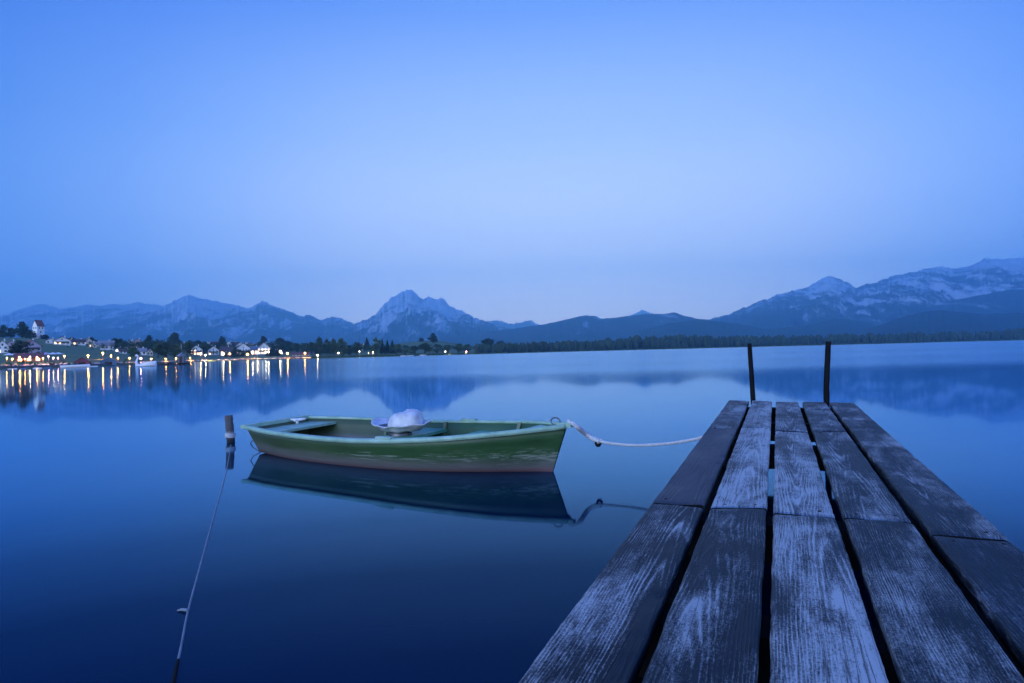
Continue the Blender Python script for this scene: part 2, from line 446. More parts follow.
def crown_conifer(seed, n=16):
    r = random.Random(seed); mb = MB()
    for i in range(n):
        z = .10 + .88*i/n; rad = .5*(1-z)**.85 + .02
        for k in range(11):
            a = r.random()*6.28; q = rad*r.uniform(.6, 1.08)
            d = Vector((math.cos(a), math.sin(a), 0)); s = Vector((-d.y, d.x, 0))
            z0 = z + r.uniform(-.02, .03)
            wd = .035 + rad*.22
            mb.add([Vector((0,0,z0+.03)), d*q*.6 + s*wd + Vector((0,0,z0-.01)), d*q + Vector((0,0,z0-.06-q*.12)), d*q*.6 - s*wd + Vector((0,0,z0-.01))], [(0,1,2,3)])
    for i in range(60):
        leaf_quad(mb, Vector((r.gauss(0,.03), r.gauss(0,.03), .3+.7*r.random())), .04, r)
    return mb
def trunk_mb(seed, conif=False):
    r = random.Random(seed); mb = MB()
    top = .97 if conif else .62
    mb.tube([(0,0,-.03), (r.uniform(-.01,.01), 0, .2), (r.uniform(-.02,.02), r.uniform(-.02,.02), top)], [.045,.034,.008], 6)
    if not conif:
        for k in range(5):
            a = r.random()*6.28; z = r.uniform(.2, .45)
            mb.tube([(0,0,z), (math.cos(a)*.12, math.sin(a)*.12, z+.12), (math.cos(a)*.25, math.sin(a)*.25, z+.26)], [.018,.012,.004], 5)
    return mb
PROTO = {}
for i in range(3):
    PROTO["round", i] = (crown_round(10+i, 13, 1600).mesh("crown", M_leaf), trunk_mb(i).mesh("trunk", M_bark))
    PROTO["dark", i] = (crown_round(20+i, 16, 2300, low=-.04).mesh("crown", M_leafd), trunk_mb(5+i).mesh("trunk", M_bark))
    PROTO["tall", i] = (crown_round(30+i, 14, 1700, True, low=.03).mesh("crown", M_leaf), trunk_mb(9+i).mesh("trunk", M_bark))
    PROTO["fir", i] = (crown_conifer(40+i).mesh("crown", M_leafc), trunk_mb(14+i, True).mesh("trunk", M_bark))
    PROTO["bush", i] = (crown_round(50+i, 11, 800, low=-.05).mesh("crown", M_leaf), trunk_mb(19+i).mesh("trunk", M_bark))
KN = {"round": "leafy_tree", "dark": "leafy_tree", "tall": "tall_tree", "fir": "fir_tree", "bush": "bush"}
tcount = 0
def tree(kind, px, by, wpx, hpx, label):
    global tcount
    p = land(px, by); k = p.y/F; tcount += 1
    # foot sits at the ground; if the ground row was clamped, the height still follows the crown
    top = W(px, by-hpx, p.y).z
    hgt = max(2.0, top - p.z + .3)
    o = thing(KN[kind], label, "bush" if kind == "bush" else "tree", (p.x, p.y, p.z-.3), random.random()*6.28, "trees and bushes of the lakeside village")
    cr_, tr_ = PROTO[kind, tcount % 3]
    for nm, me in (("crown", cr_), ("trunk", tr_)):
        link(nm, me, o, scale=(wpx*k*1.55, wpx*k*1.55, hgt))
    return o

TREES = [
 ("dark",3,337.5,9,13,"dark tree on the hilltop farthest along from the church tower"),
 ("dark",11,337.5,8,10,"low dark tree between the two taller trees on the church hill"),
 ("dark",22,337.5,15,16,"broad dark tree standing on the hill just beside the church tower"),
 ("dark",30,338.5,9,9,"smaller dark tree tucked against the foot of the church tower"),
 ("dark",45,339,7,4.5,"low dark bushy tree below the church tower towards the white houses"),
 ("dark",19,356,17,16,"big dark round tree in front of the lilac lakeside houses"),
 ("round",38,356.5,7,5,"small tree in front of the lilac gabled house by the terrace"),
 ("dark",72,342,6,5,"small dark tree beside the large white hill house"),
 ("dark",92,343,7,6,"dark tree between two roofs on the hill above the meadow"),
 ("dark",97,344,6,4,"low dark tree behind the small grey hill house"),
 ("dark",115,348,10,10,"dark tree right beside the wide white house above the blue boathouse"),
 ("dark",121,347.5,10,9,"second dark tree on from the wide white house on the slope"),
 ("dark",127,349,9,7,"dark tree just before the small cream cottage"),
 ("round",134,357,13,10,"low spreading tree on the bank behind the swan boat"),
 ("dark",149.5,345,11,10,"dark rounded tree rising behind the lamp lit pink house"),
 ("tall",169,347,7,8,"slender tree against the tallest dark tree of the village"),
 ("dark",175,346,11,14,"tallest dark tree of the village, high behind the green trees"),
 ("round",158,358,14,15,"wide green tree by the narrow pale house near the pontoon"),
 ("round",166,358,14,16,"middle one of three wide green trees behind the pontoon"),
 ("round",175,358,12,14,"wide green tree directly behind the hut on the pontoon"),
 ("round",187,356.5,12,15,"tree close by the white flagpole"),
 ("dark",190,349,10,9,"darker tree peeping over the one by the flagpole"),
 ("dark",198,347,8,7,"dark tree behind the roof of the warmly lit chalet"),
 ("round",205,354.5,9,13,"tree between the warmly lit chalet and its white neighbour"),
 ("dark",222,343.5,9,7.5,"lone dark mushroom shaped tree above the back roofs"),
 ("round",226.5,357,6,5,"small tree at the wall of the lamp lit white house"),
 ("dark",235,357.5,10,9,"dark round tree before the guesthouse on the shore"),
 ("dark",242,356.5,7,6,"smaller dark tree next to the round one before the guesthouse"),
 ("dark",248.5,355,4.5,5,"first small clipped tree before the white hotel walls"),
 ("dark",256.5,353.5,5,5,"small clipped tree before the long white hotel wing"),
 ("dark",263.5,353.2,4.5,4.5,"small clipped tree before the tall hotel gable"),
 ("dark",270,356.5,8,7,"dark bushy tree at the end of the hotel"),
 ("dark",263,344,10,8,"dark tree rising behind the hotel roof"),
 ("dark",276.5,356,8,6,"low dark tree near the small lit kiosk"),
 ("dark",280,347.5,13,10,"broad dark tree crown just past the hotel annex"),
 ("dark",288,351,12,10,"dark tree above the low orange lit shed"),
 ("round",297,352,11,9,"round tree behind the low orange lit shed"),
 ("round",305,354,12,11,"tree at the near end of the shore grove by the shed"),
 ("round",312,355,10,13,"second tree of the shore grove"),
 ("tall",320,355.5,11,19,"tall tree topping the shore grove"),
 ("tall",327,354.5,8,16,"slim tree beside the tall grove tree"),
 ("tall",334,355.5,9,17,"tall tree right at the middle of the shore grove"),
 ("tall",342,355.5,11,18,"stout tall tree ending the shore grove"),
 ("round",349,355,8,10,"lower tree filling the gap after the shore grove"),
 ("round",357,355,12,13,"round tree below the house hidden in the wood"),
 ("fir",367,350,7,13,"pointed fir just past the house hidden in the wood"),
 ("tall",376,355,11,18,"big tree with pale green crown among the firs"),
 ("fir",382.5,354,6,15,"first of the firs after the big pale green tree"),
 ("fir",387.5,353.5,6,14,"middle fir of the three after the pale green tree"),
 ("fir",392.5,353.5,6.5,14,"last fir of the three before the meadow hill"),
 ("round",397,354,10,10,"round tree at the foot of the last fir"),
 ("bush",405,354,14,9,"wide bush on the shore below the meadow hill, next to the firs"),
 ("bush",415,353.5,13,8,"second wide bush along the shore below the meadow hill"),
 ("round",425,353,15,10,"bushy tree on the shore straight below the hilltop tree"),
 ("bush",437,353,15,9,"bush past the tree below the hilltop tree"),
 ("bush",448,352.7,12,8,"bush behind the white shore light"),
 ("round",458,352.5,11,9,"bushy tree between the white light and the red light"),
 ("bush",468,352,12,8,"bush behind the red shore light"),
 ("bush",478,351.8,11,8,"bush on the shore past the red light"),
 ("dark",433,342.5,10,9.5,"lone round tree on top of the meadow hill"),
 ("dark",421,341.5,4.5,4,"tiny round tree on the meadow hill next to the lone one"),
 ("dark",488,351,13,13,"dark round tree where the far forest begins"),
 ("dark",502,350.5,11,10,"second dark round tree at the start of the far forest"),
]
for a in TREES: tree(*a)

# far-off forest along the right-hand shore
PT = ([480,515,560,600,640,684,720,800,858,953,1024,1400], [343,342.5,341.3,339.5,336.5,334.8,336.3,335.3,334.2,332,329,320])
mb = MB(); fr = random.Random(5)
for i in range(2600):
    px = fr.uniform(476, 1330); s = fr.random()**1.4*.6
    a, b = ds(px), df(px); D = a + 6 + s*(b-a)
    by = yshore(px) + (ytop(px)-yshore(px))*s
    p = W(px, by, D)
    want = W(px, 1.6*mnoise.noise((px/9., 3.1, 0)) + 1.0*mnoise.noise((px/27., 7.1, 0)) + float(np.interp(px, *PT)) + fr.choice((fr.uniform(-1.8, .6), fr.uniform(0, 3.0), fr.uniform(0, 3.5))), D).z - p.z
    hgt = min(want, 30)
    if s < .02: hgt *= fr.uniform(.4, .8)
    if hgt < 2: hgt = fr.uniform(3, 6)
    rad = hgt*fr.uniform(.14, .22); a0 = fr.random()*6
    conif = fr.random() < .72
    prof = [(1,.05),(.75,.35),(.85,.36),(.5,.68),(.55,.69),(.0,1)] if conif else [(.5,.1),(1.25,.3),(1.5,.55),(1.1,.8),(.4,.95),(0,1)]
    n = 6; vs = []
    for rr, z in prof:
        for k in range(n):
            q = a0 + 6.283*k/n; j = fr.uniform(.75, 1.2)
            vs.append((p.x + rr*rad*j*math.cos(q), p.y + rr*rad*j*math.sin(q), p.z-.5 + z*hgt))
    mb.add(vs, [(i_*n+k, i_*n+(k+1)%n, (i_+1)*n+(k+1)%n, (i_+1)*n+k) for i_ in range(len(prof)-1) for k in range(n)])
t = NT("far_forest_foliage"); pos = t.node("ShaderNodeNewGeometry").outputs["Position"]
n = t.noise(pos, .06, 5, .7)
t.base(t.ramp(n, [(.3, (.014,.030,.018)), (.5, (.026,.052,.029)), (.7, (.048,.08,.038))])); t.set(Roughness=.95)
tag(mb.build("forest", t.m), "dark mixed forest lining the far lake shore under the mountains", "forest", kind="stuff")

mb = MB(); fr = random.Random(15)
BT = ([40,75,100,120,150,175,200,230,262,285,300,325,350,380,395,410,440,480], [341,341.5,341,340,339,339,343,343,341,340.5,343,341,344,343,345,347,347.5,345])
BD = ([40,100,120,210,250,290,300,480], [.0,.4,.9,.9,.8,.9,.9,.7])
for i in range(900):
    px = fr.uniform(60, 484)
    if fr.random() > float(np.interp(px, *BD)) or (398 < px < 462): continue
    s_ = fr.uniform(.62, 1.0) if px < 300 else fr.uniform(.25, 1.0)
    a, b = ds(px), df(px); D = a + s_*(b-a); by = yshore(px) + (ytop(px)-yshore(px))*s_
    p = W(px, by, D); hgt = max(3., min(18, W(px, float(np.interp(px, *BT)) + fr.uniform(-.5, 3.5), D).z - p.z))
    rx = hgt*fr.uniform(.24, .4)
    for q in range(46):
        d = Vector((fr.gauss(0,1), fr.gauss(0,1), fr.gauss(0,1))).normalized()*fr.random()**.4
        leaf_quad(mb, Vector((p.x + d.x*rx, p.y + d.y*rx, p.z + hgt*(.52 + .48*d.z))), fr.uniform(.16, .3)*hgt*.55, fr)
tag(mb.build("woodland_belt", M_leafd), "dark leafy woodland belt behind the village roofs", "woodland", kind="stuff")

# shore reeds and shrubs along the village bank, one continuous belt
mb = MB(); fr = random.Random(8)
for i in range(2600):
    px = fr.uniform(312, 480) if fr.random() < .9 else fr.uniform(-60, 312)
    a = ds(px); p = W(px, yshore(px), a + fr.uniform(.5, 4)); h = fr.uniform(.6, 1.7)
    for k in range(2): leaf_quad(mb, Vector((p.x + fr.gauss(0,.5), p.y, .3 + fr.random()*h)), fr.uniform(.5, 1.1), fr)
tag(mb.build("shoreline_undergrowth", M_leaf), "low green undergrowth along the village lake bank", "undergrowth", kind="stuff")

# ------------------------------------------------------------------ houses
M_white = simple("white_render", (.84,.83,.81), .85, .06, .5)
M_cream = simple("cream_render", (.60,.54,.45), .85, .08, .5)
M_pink = simple("rose_render", (.55,.42,.42), .85, .08, .5)
M_lilac = simple("lilac_render", (.50,.44,.55), .85, .08, .5)
M_tile = simple("dark_roof_tile", (.085,.055,.05), .85, .35, 1.2)
M_rtile = simple("red_roof_tile", (.20,.075,.06), .85, .35, 1.2)
M_gtile = simple("grey_roof", (.22,.22,.24), .8, .25, 1.0)
M_bluer = simple("blue_roof", (.10,.26,.42), .6, .15, 1.0)
M_dkwood = simple("dark_timber", (.06,.04,.03), .8, .3, 2)
M_win = NT("dark_window_glass"); M_win.base((.02,.025,.035)); M_win.set(Roughness=.15); M_win = M_win.m
M_lit = emit("lit_window", (1.0, .62, .25), 3.2)
M_litw = emit("lit_window_white", (1.0, .85, .6), 3.5)

def house(px, by, wpx, hpx, label, wall=None, roof=None, gable=True, lit=0, turn=0.0, deep=1.2, balcony=False, name="house", cat="house", group="houses of the lakeside village", win=True, wallh=.55, chim=True):
    p = land(px, by); k = p.y/F
    w_ = wpx*k; top = W(px, by-hpx, p.y).z; h = max(3.2, top - p.z)
    az = math.atan2(p.x, p.y)
    o = thing(name, label, cat, (p.x, p.y, p.z), -az + turn, group)
    d_ = w_*deep if gable else w_*.75
    hw = h*wallh if gable else h*wallh
    X, Yd = w_/2, d_
    wm = MB()
    if gable:
        pr = [(-X,-1),(X,-1),(X,hw),(0,h-.25),(-X,hw)]
        n = 5; vs = [(a, 0, b) for a, b in pr] + [(a, Yd, b) for a, b in pr]
        wm.add(vs, [tuple(range(n)), tuple(range(2*n-1, n-1, -1))] + [(i, i+n, (i+1)%n+n, (i+1)%n) for i in range(n)])
    else:
        pr = [(0,-1),(0,hw),(Yd/2,h-.25),(Yd,hw),(Yd,-1)]
        n = 5; vs = [(-X, a, b) for a, b in pr] + [(X, a, b) for a, b in pr]
        wm.add(vs, [tuple(range(n)), tuple(range(2*n-1, n-1, -1))] + [(i, i+n, (i+1)%n+n, (i+1)%n) for i in range(n)])
    wm.build("wall", wall or M_white, o)
    rm = MB(); ov = min(1.0, w_*.08); th = .28
    def slab(a, b, c, d):   # quad + thickness downward
        vs = [Vector(q) for q in (a, b, c, d)]; dn = Vector((0,0,-th))
        rm.add(vs + [v+dn for v in vs], [(0,1,2,3),(7,6,5,4),(0,4,5,1),(1,5,6,2),(2,6,7,3),(3,7,4,0)])
    if gable:
        sl = (h-hw)/X; e = X+ov
        for s in (-1, 1):
            slab((0,-ov,h+.1), (s*e,-ov,h+.1-sl*e), (s*e,Yd+ov,h+.1-sl*e), (0,Yd+ov,h+.1))
    else:
        sl = (h-hw)/(Yd/2)
        slab((-X-ov,Yd/2,h+.1), (-X-ov,-ov,hw+.1-sl*ov), (X+ov,-ov,hw+.1-sl*ov), (X+ov,Yd/2,h+.1))
        slab((-X-ov,Yd/2,h+.1), (X+ov,Yd/2,h+.1), (X+ov,Yd+ov,hw+.1-sl*ov), (-X-ov,Yd+ov,hw+.1-sl*ov))
    ro = rm.build("roof", roof or M_tile, o)
    if chim and w_ > 5:
        cm = MB(); cx = X*.35; cy = Yd*.5
        cm.box(cx-.35, cx+.35, cy-.35, cy+.35, h-1.2, h+.9); cm.build("chimney", M_white, ro)
    if win:
        ncol = max(2, min(5, int(w_/2.6))); nrow = 1 if hw < 4.2 else 2
        cnt = 0
        for r_ in range(nrow):
            for c_ in range(ncol):
                wx = -X + (c_+.5)*w_/ncol; wz = hw*((r_+.5)/nrow) ; ww = min(.6, w_/ncol*.28); wh = min(.75, hw/nrow*.3)
                fm = MB(); fm.box(wx-ww, wx+ww, -.06, .1, wz-wh, wz+wh)
                m = M_win
                if cnt < lit: m = M_lit if random.random() < .7 else M_litw
                cnt += 1 if random.random() < .75 else 0
                fm.build("window", m, o)
        if gable and h-hw > 2.2:
            fm = MB(); fm.box(-.45, .45, -.06, .1, hw+.1, hw+min(1.3, (h-hw)*.5)); fm.build("window", M_win, o)
    if balcony:
        bm_ = MB(); z = hw*.52
        bm_.box(-X*.8, X*.8, -1.1, .05, z-.12, z); bm_.box(-X*.8, X*.8, -1.14, -1.08, z, z+.9)
        bm_.build("balcony", M_dkwood, o)
    return o

HOUSES = [
 dict(px=2.5,by=353,wpx=10,hpx=13,label="white gabled house at the frame edge behind the terrace",roof=M_rtile,lit=1),
 dict(px=11.5,by=350.5,wpx=10,hpx=10,label="lilac gabled house with purplish roof beside the big dark tree",wall=M_lilac,roof=M_rtile,lit=0),
 dict(px=33,by=352.5,wpx=14,hpx=12.5,label="large lilac gabled house with reddish roof above the terrace",wall=M_lilac,roof=M_rtile,turn=.25,lit=0,balcony=True),
 dict(px=51,by=343.5,wpx=9,hpx=5.5,label="small white house on the hill nearest the church tower",lit=0),
 dict(px=62,by=345,wpx=14,hpx=8.5,label="large white house with broad gable on the hill above the meadow",lit=2,balcony=True),
 dict(px=79,by=345,wpx=11,hpx=6,label="long low white house with dark roof along the meadow top",gable=False,lit=1),
 dict(px=87.5,by=344,wpx=8,hpx=6.5,label="brown roofed house peeping over the long low white house",wall=M_cream,lit=1),
 dict(px=97,by=346.5,wpx=8,hpx=5,label="small grey roofed house at the meadow corner",wall=M_cream,roof=M_gtile,gable=False),
 dict(px=107,by=350,wpx=12,hpx=9.5,label="wide white house with grey roof on the slope over the blue boathouse",roof=M_gtile,gable=False,lit=0),
 dict(px=128,by=350,wpx=8,hpx=5,label="small cream cottage among the dark slope trees",wall=M_cream),
 dict(px=137.5,by=347.5,wpx=11,hpx=9,label="lamp lit pink house with dark gable roof under the dark round tree",wall=M_pink,lit=3),
 dict(px=141.5,by=355,wpx=9,hpx=7,label="white house straight above the swan boat",roof=M_gtile,gable=False,lit=0),
 dict(px=150,by=355.5,wpx=5,hpx=7,label="narrow pale house next to the wide green trees",wall=M_cream,lit=0),
 dict(px=196.5,by=355,wpx=11,hpx=10,label="warmly lit chalet with dark gable near the flagpole",wall=M_white,lit=4,balcony=True),
 dict(px=213.5,by=355,wpx=10,hpx=9,label="white chalet next to the warmly lit one",lit=1,balcony=True),
 dict(px=226.5,by=355.5,wpx=11,hpx=9,label="lamp lit white house close to the shore path",gable=False,lit=4),
 dict(px=216,by=348,wpx=12,hpx=6.5,label="dark roofed house behind the white chalet",gable=False,wall=M_cream),
 dict(px=233,by=349,wpx=12,hpx=7,label="back row house with wide dark roof behind the lamp lit white house",gable=False,wall=M_white),
 dict(px=243.5,by=355,wpx=13,hpx=12,label="white gabled guesthouse with balcony on the shore",lit=2,balcony=True),
 dict(px=254.5,by=354.5,wpx=11,hpx=8.5,label="long white hotel wing between guesthouse and tall gable",roof=M_gtile,gable=False,lit=4),
 dict(px=264,by=354.5,wpx=12,hpx=12,label="tall white gabled hotel with bright facade",roof=M_gtile,lit=5,balcony=True),
 dict(px=273,by=352,wpx=9,hpx=8,label="white hotel annex with grey roof beside the broad dark tree",roof=M_gtile,gable=False,lit=0),
 dict(px=280.5,by=354.5,wpx=4,hpx=5.5,label="small brightly lit kiosk past the hotel",lit=2,chim=False),
 dict(px=301,by=356,wpx=16,hpx=3.8,label="low orange lit shed by the shore grove",wall=M_cream,roof=M_rtile,gable=False,lit=0,chim=False),
 dict(px=92.5,by=347.5,wpx=7,hpx=5.5,label="cream chalet in the gap behind the small grey roofed house",wall=M_cream,lit=1),
 dict(px=103,by=346.5,wpx=8,hpx=5,label="low dark roofed house above the wide white house on the slope",gable=False,lit=1),
 dict(px=119,by=352,wpx=7,hpx=5,label="little white house below the dark slope trees",lit=1),
 dict(px=206,by=349.5,wpx=9,hpx=7,label="dark gabled house between the two shore chalets and set back",wall=M_cream,lit=1),
 dict(px=240,by=350,wpx=9,hpx=7.5,label="set back white house just over the guesthouse roof",lit=1),
 dict(px=252,by=350,wpx=9,hpx=7,label="set back cream house over the long hotel wing",wall=M_cream,lit=1),
 dict(px=160,by=350,wpx=8,hpx=9,label="white house mostly hidden by the wide green trees",lit=1),
 dict(px=70.5,by=343.5,wpx=7,hpx=5,label="small brown roofed house touching the large white hill house",wall=M_cream,lit=1),
 dict(px=112,by=346,wpx=7,hpx=4.5,label="low white house at the top of the slope before the dark trees",gable=False,lit=1),
 dict(px=123,by=353.5,wpx=6,hpx=4.5,label="white shed roofed house low on the slope",gable=False,lit=0,chim=False),
 dict(px=131,by=344.5,wpx=8,hpx=5,label="dark roofed house behind the lamp lit pink house",lit=1),
 dict(px=183,by=347.5,wpx=8,hpx=5.5,label="grey roofed house behind the flagpole",roof=M_gtile,lit=1),
 dict(px=209,by=346.5,wpx=8,hpx=5,label="small white house highest of those behind the chalets",lit=0),
 dict(px=229,by=346,wpx=8,hpx=5,label="small white house highest behind the lamp lit white house",lit=1),
 dict(px=247,by=347,wpx=8,hpx=5,label="small white house highest behind the guesthouse",lit=0),
 dict(px=259,by=349,wpx=8,hpx=6.5,label="brown roofed house just behind the tall hotel",wall=M_cream,lit=1),
 dict(px=364.5,by=350,wpx=8,hpx=7.5,label="grey roofed house half hidden in the wood",roof=M_gtile,lit=0),
]
for h in HOUSES: house(**h)

# church tower on the hill
p = land(38.5, 338); D0 = 560.0
p = W(38.5, 338.2, df(38.5)-5); k = p.y/F
base_z = p.z
az = math.atan2(p.x, p.y)
ct = thing("church_tower", "white church tower with red saddle roof on the wooded hill", "church tower", (p.x, p.y, base_z), -az + R(38))
w_ = 4.1*k*.9; d_ = 3.2*k; hw = 12.3*k; h = 18.0*k
mb = MB()
pr = [(-d_,-2),(d_,-2),(d_,hw),(0,h-.2),(-d_,hw)]
vs = [(-w_, a, b) for a, b in pr] + [(w_, a, b) for a, b in pr]
mb.add(vs, [tuple(range(5)), tuple(range(9, 4, -1))] + [(i, i+5, (i+1)%5+5, (i+1)%5) for i in range(5)])
mb.build("wall", M_white, ct)
mb = MB(); sl = (h-hw)/d_; e = d_+.35
for s in (-1, 1):
    a = [Vector(q) for q in ((-w_-.2,0,h+.2), (w_+.2,0,h+.2), (w_+.2,s*e,h+.2-sl*e), (-w_-.2,s*e,h+.2-sl*e))]
    dn = Vector((0,0,-.35)); mb.add(a + [v+dn for v in a], [(0,1,2,3),(7,6,5,4),(0,4,5,1),(1,5,6,2),(2,6,7,3),(3,7,4,0)])
mb.build("roof", M_rtile, ct)
for (face, u, z) in (("f", -.45, .82), ("f", .45, .82), ("f", 0, .5), ("f", 0, .22), ("s", -.45, .82), ("s", .45, .82), ("s", .1, .5)):
    mb = MB()
    if face == "f": mb.box(u*w_-.5, u*w_+.5, -d_-.05, -d_+.1, z*hw-.85, z*hw+.85)
    else: mb.box(-w_-.05, -w_+.1, u*d_-.5, u*d_+.5, z*hw-.85, z*hw+.85)
    mb.build("window", M_win, ct)

# boathouses on the water's edge
def boathouse(px, wpx, hpx, label, wall, roof):
    a = ds(px)-1.0; p = W(px, yshore(px), a); p.z = .55; k = a/F
    az = math.atan2(p.x, p.y); o = thing("boathouse", label, "boathouse", p, -az, "boathouses at the quay")
    w_ = wpx*k/2; h = hpx*k; hw = h*.42; dp = 7
    mb = MB(); pr = [(-w_,-.4),(w_,-.4),(w_,hw),(0,h-.1),(-w_,hw)]
    vs = [(x, 1.2, z) for x, z in pr] + [(x, 1.2+dp, z) for x, z in pr]
    mb.add(vs, [tuple(range(5)), tuple(range(9, 4, -1))] + [(i, i+5, (i+1)%5+5, (i+1)%5) for i in range(5)]); mb.build("wall", wall, o)
    mb = MB(); sl = (h-hw)/w_; e = w_+.4
    for s in (-1, 1):
        q = [Vector(v) for v in ((0,.7,h+.1), (s*e,.7,h+.1-sl*e), (s*e,1.7+dp,h+.1-sl*e), (0,1.7+dp,h+.1))]; dn = Vector((0,0,-.2))
        mb.add(q + [v+dn for v in q], [(0,1,2,3),(7,6,5,4),(0,4,5,1),(1,5,6,2),(2,6,7,3),(3,7,4,0)])
    mb.build("roof", roof, o)
    mb = MB(); mb.box(-w_*.45, w_*.45, 1.12, 1.3, -.2, hw*.85); mb.build("door", M_dkwood, o)
boathouse(82, 13, 7.5, "red gabled boathouse behind the long white motorboat", simple("red_timber", (.35,.10,.13), .8), M_rtile)
boathouse(108.5, 14, 6.5, "boathouse with pale blue roof between the motorboat and swan boat", simple("blue_timber", (.14,.24,.32), .8), M_bluer)

# ------------------------------------------------------------------ lamps
M_warm = emit("sodium_lamp", (1.0, .31, .035), 330)
M_wlamp = emit("white_lamp", (1.0, .66, .36), 170)
M_pinkl = emit("pink_lamp", (1.0, .35, .50), 160)
M_dim = emit("dim_white_lamp", (1.0, .75, .5), 45)
M_dimo = emit("dim_orange_lamp", (1.0, .36, .06), 50)
M_pole = simple("lamp_pole_metal", (.10,.10,.11), .5, .1, 5, .8)
def lamp(px, py, label, mat=None, foot=None, rad=.22, name="street_lamp"):
    by = min(foot if foot else py + 6.5, yshore(px)-.3)
    p = land(px, by); z = W(px, py, p.y).z - p.z
    o = thing(name, label, "lamp", p, 0, "lamps along the lakeside promenade")
    mb = MB(); mb.tube([(0,0,-.2), (0,0,z-rad*.8)], [.09,.06], 6); mb.build("pole", M_pole, o)
    k = p.y/330.0
    rad = rad*max(.75, k)*random.Random(int(px*10)).uniform(.62, 1.15)
    mb = MB(); mb.lathe([(.01, z-rad), (rad*.8, z-rad*.55), (rad, z), (rad*.7, z+rad*.6), (.01, z+rad*.8)], 10); mb.build("lantern", mat or M_warm, o)
    big = rad > .12
    ld = bpy.data.lights.new("lamp_light", "SPOT"); ld.energy = (9500 if big else 3500)*k**2*1.4; ld.spot_size = R(150); ld.spot_blend = .5; ld.shadow_soft_size = .1
    ld.color = (1, .40, .10) if mat in (None, M_dimo) else ((1, .45, .55) if mat is M_pinkl else (1, .72, .45))
    lo = bpy.data.objects.new("lamp_light", ld); COL.objects.link(lo); lo.parent = o; lo.location = (0, 0, z-rad*1.1)
    mb = MB(); mb.lathe([(rad*1.05, z+rad*.62), (rad*.5, z+rad*1.05), (.01, z+rad*1.15)], 10); mb.build("lantern_cap", M_pole, o)
LAMPS = [
 (6.7,357.7,"orange lamp at the near end of the terrace parasols",None),
 (19.5,357.3,"orange lamp below the big dark round tree",None),
 (30,356.8,"white lamp among the terrace parasols",M_wlamp),
 (37,357.3,"orange lamp in the middle of the parasols below the lilac house",None),
 (48.5,356.3,"pinkish lamp by the last terrace parasols",M_pinkl),
 (12.5,358.8,"little added orange lamp under the parasol by the big dark round tree",None),  # this lamp and the next four are added to brighten the terrace
 (25,359,"little added orange lamp under the parasol next to the hut roof",None),
 (43,358.2,"little added orange lamp under the middle parasols",None),
 (53.5,357.6,"little added white lamp under the parasol past the pinkish lamp",M_wlamp),
 (58,357.8,"little added pink lamp under the last terrace parasol",M_pinkl),
 (118,358,"little orange lamp on the path past the blue roofed boathouse",None),
 (151,358.6,"little orange lamp behind the tail of the swan boat",None),
 (176,358.4,"little orange lamp on the path behind the pontoon hut",None),
 (190.5,357.6,"little orange lamp on the path near the flagpole",None),
 (64.4,355.8,"orange lamp above the stern of the long white motorboat",None),
 (88.2,355.6,"orange lamp above the red boathouse",None),
 (103,353,"tallest brightest lamp above the blue roofed boathouse",None),
 (111.2,355.6,"lamp beside the brightest one over the blue roofed boathouse",None),
 (129.6,358,"small orange lamp just before the swan boat",None),
 (140.8,358.2,"pink lamp behind the back of the swan boat",M_pinkl),
 (166,358.8,"low orange lamp under the wide green trees",None),
 (200.5,353.6,"bright lamp before the warmly lit chalet",None),
 (205.5,354.8,"second lamp on the shore before the warmly lit chalet",M_wlamp),
 (223.4,353.6,"bright lamp before the lamp lit white house",M_wlamp),
 (230,353.9,"orange lamp at the corner of the lamp lit white house",None),
 (247.6,354.2,"orange lamp before the white guesthouse",None),
 (252.5,352.2,"white lamp at the start of the long hotel wing",M_wlamp),
 (257.5,352.2,"white lamp at the end of the long hotel wing",M_wlamp),
 (265.8,351.8,"white lamp at the tall hotel gable",M_wlamp),
 (268.6,351.6,"second white lamp at the tall hotel gable",M_wlamp),
 (280.2,351.4,"white lamp at the small kiosk",M_wlamp),
 (287.6,353.2,"lamp between the kiosk and the low shed",None),
 (305,352.9,"orange lamp at the low shed",None),
 (317.5,355.3,"white lamp right at the water below the shore grove",M_wlamp),
 (338.6,352.8,"pale lamp within the shore grove",M_dim),
 (359.5,351.3,"lamp below the house hidden in the wood",M_dim),
 (368.7,353,"orange lamp below the pointed fir",M_dimo),
 (373,352,"white lamp by the big pale green tree",M_dim),
 (445.5,351.4,"lone white lamp on the bushy shore",M_dim),
]
small = {338.6, 359.5, 368.7, 373, 445.5, 166, 129.6, 12.5, 25, 43, 53.5, 58, 118, 151, 176, 190.5}
for px, py, lb, m in LAMPS: lamp(px, py, lb, m, rad=.14 if px in small else .22)
lamp(466.4, 351.3, "red light on the far bushy shore", emit("red_lamp", (1, .16, .12), 60), rad=.13)

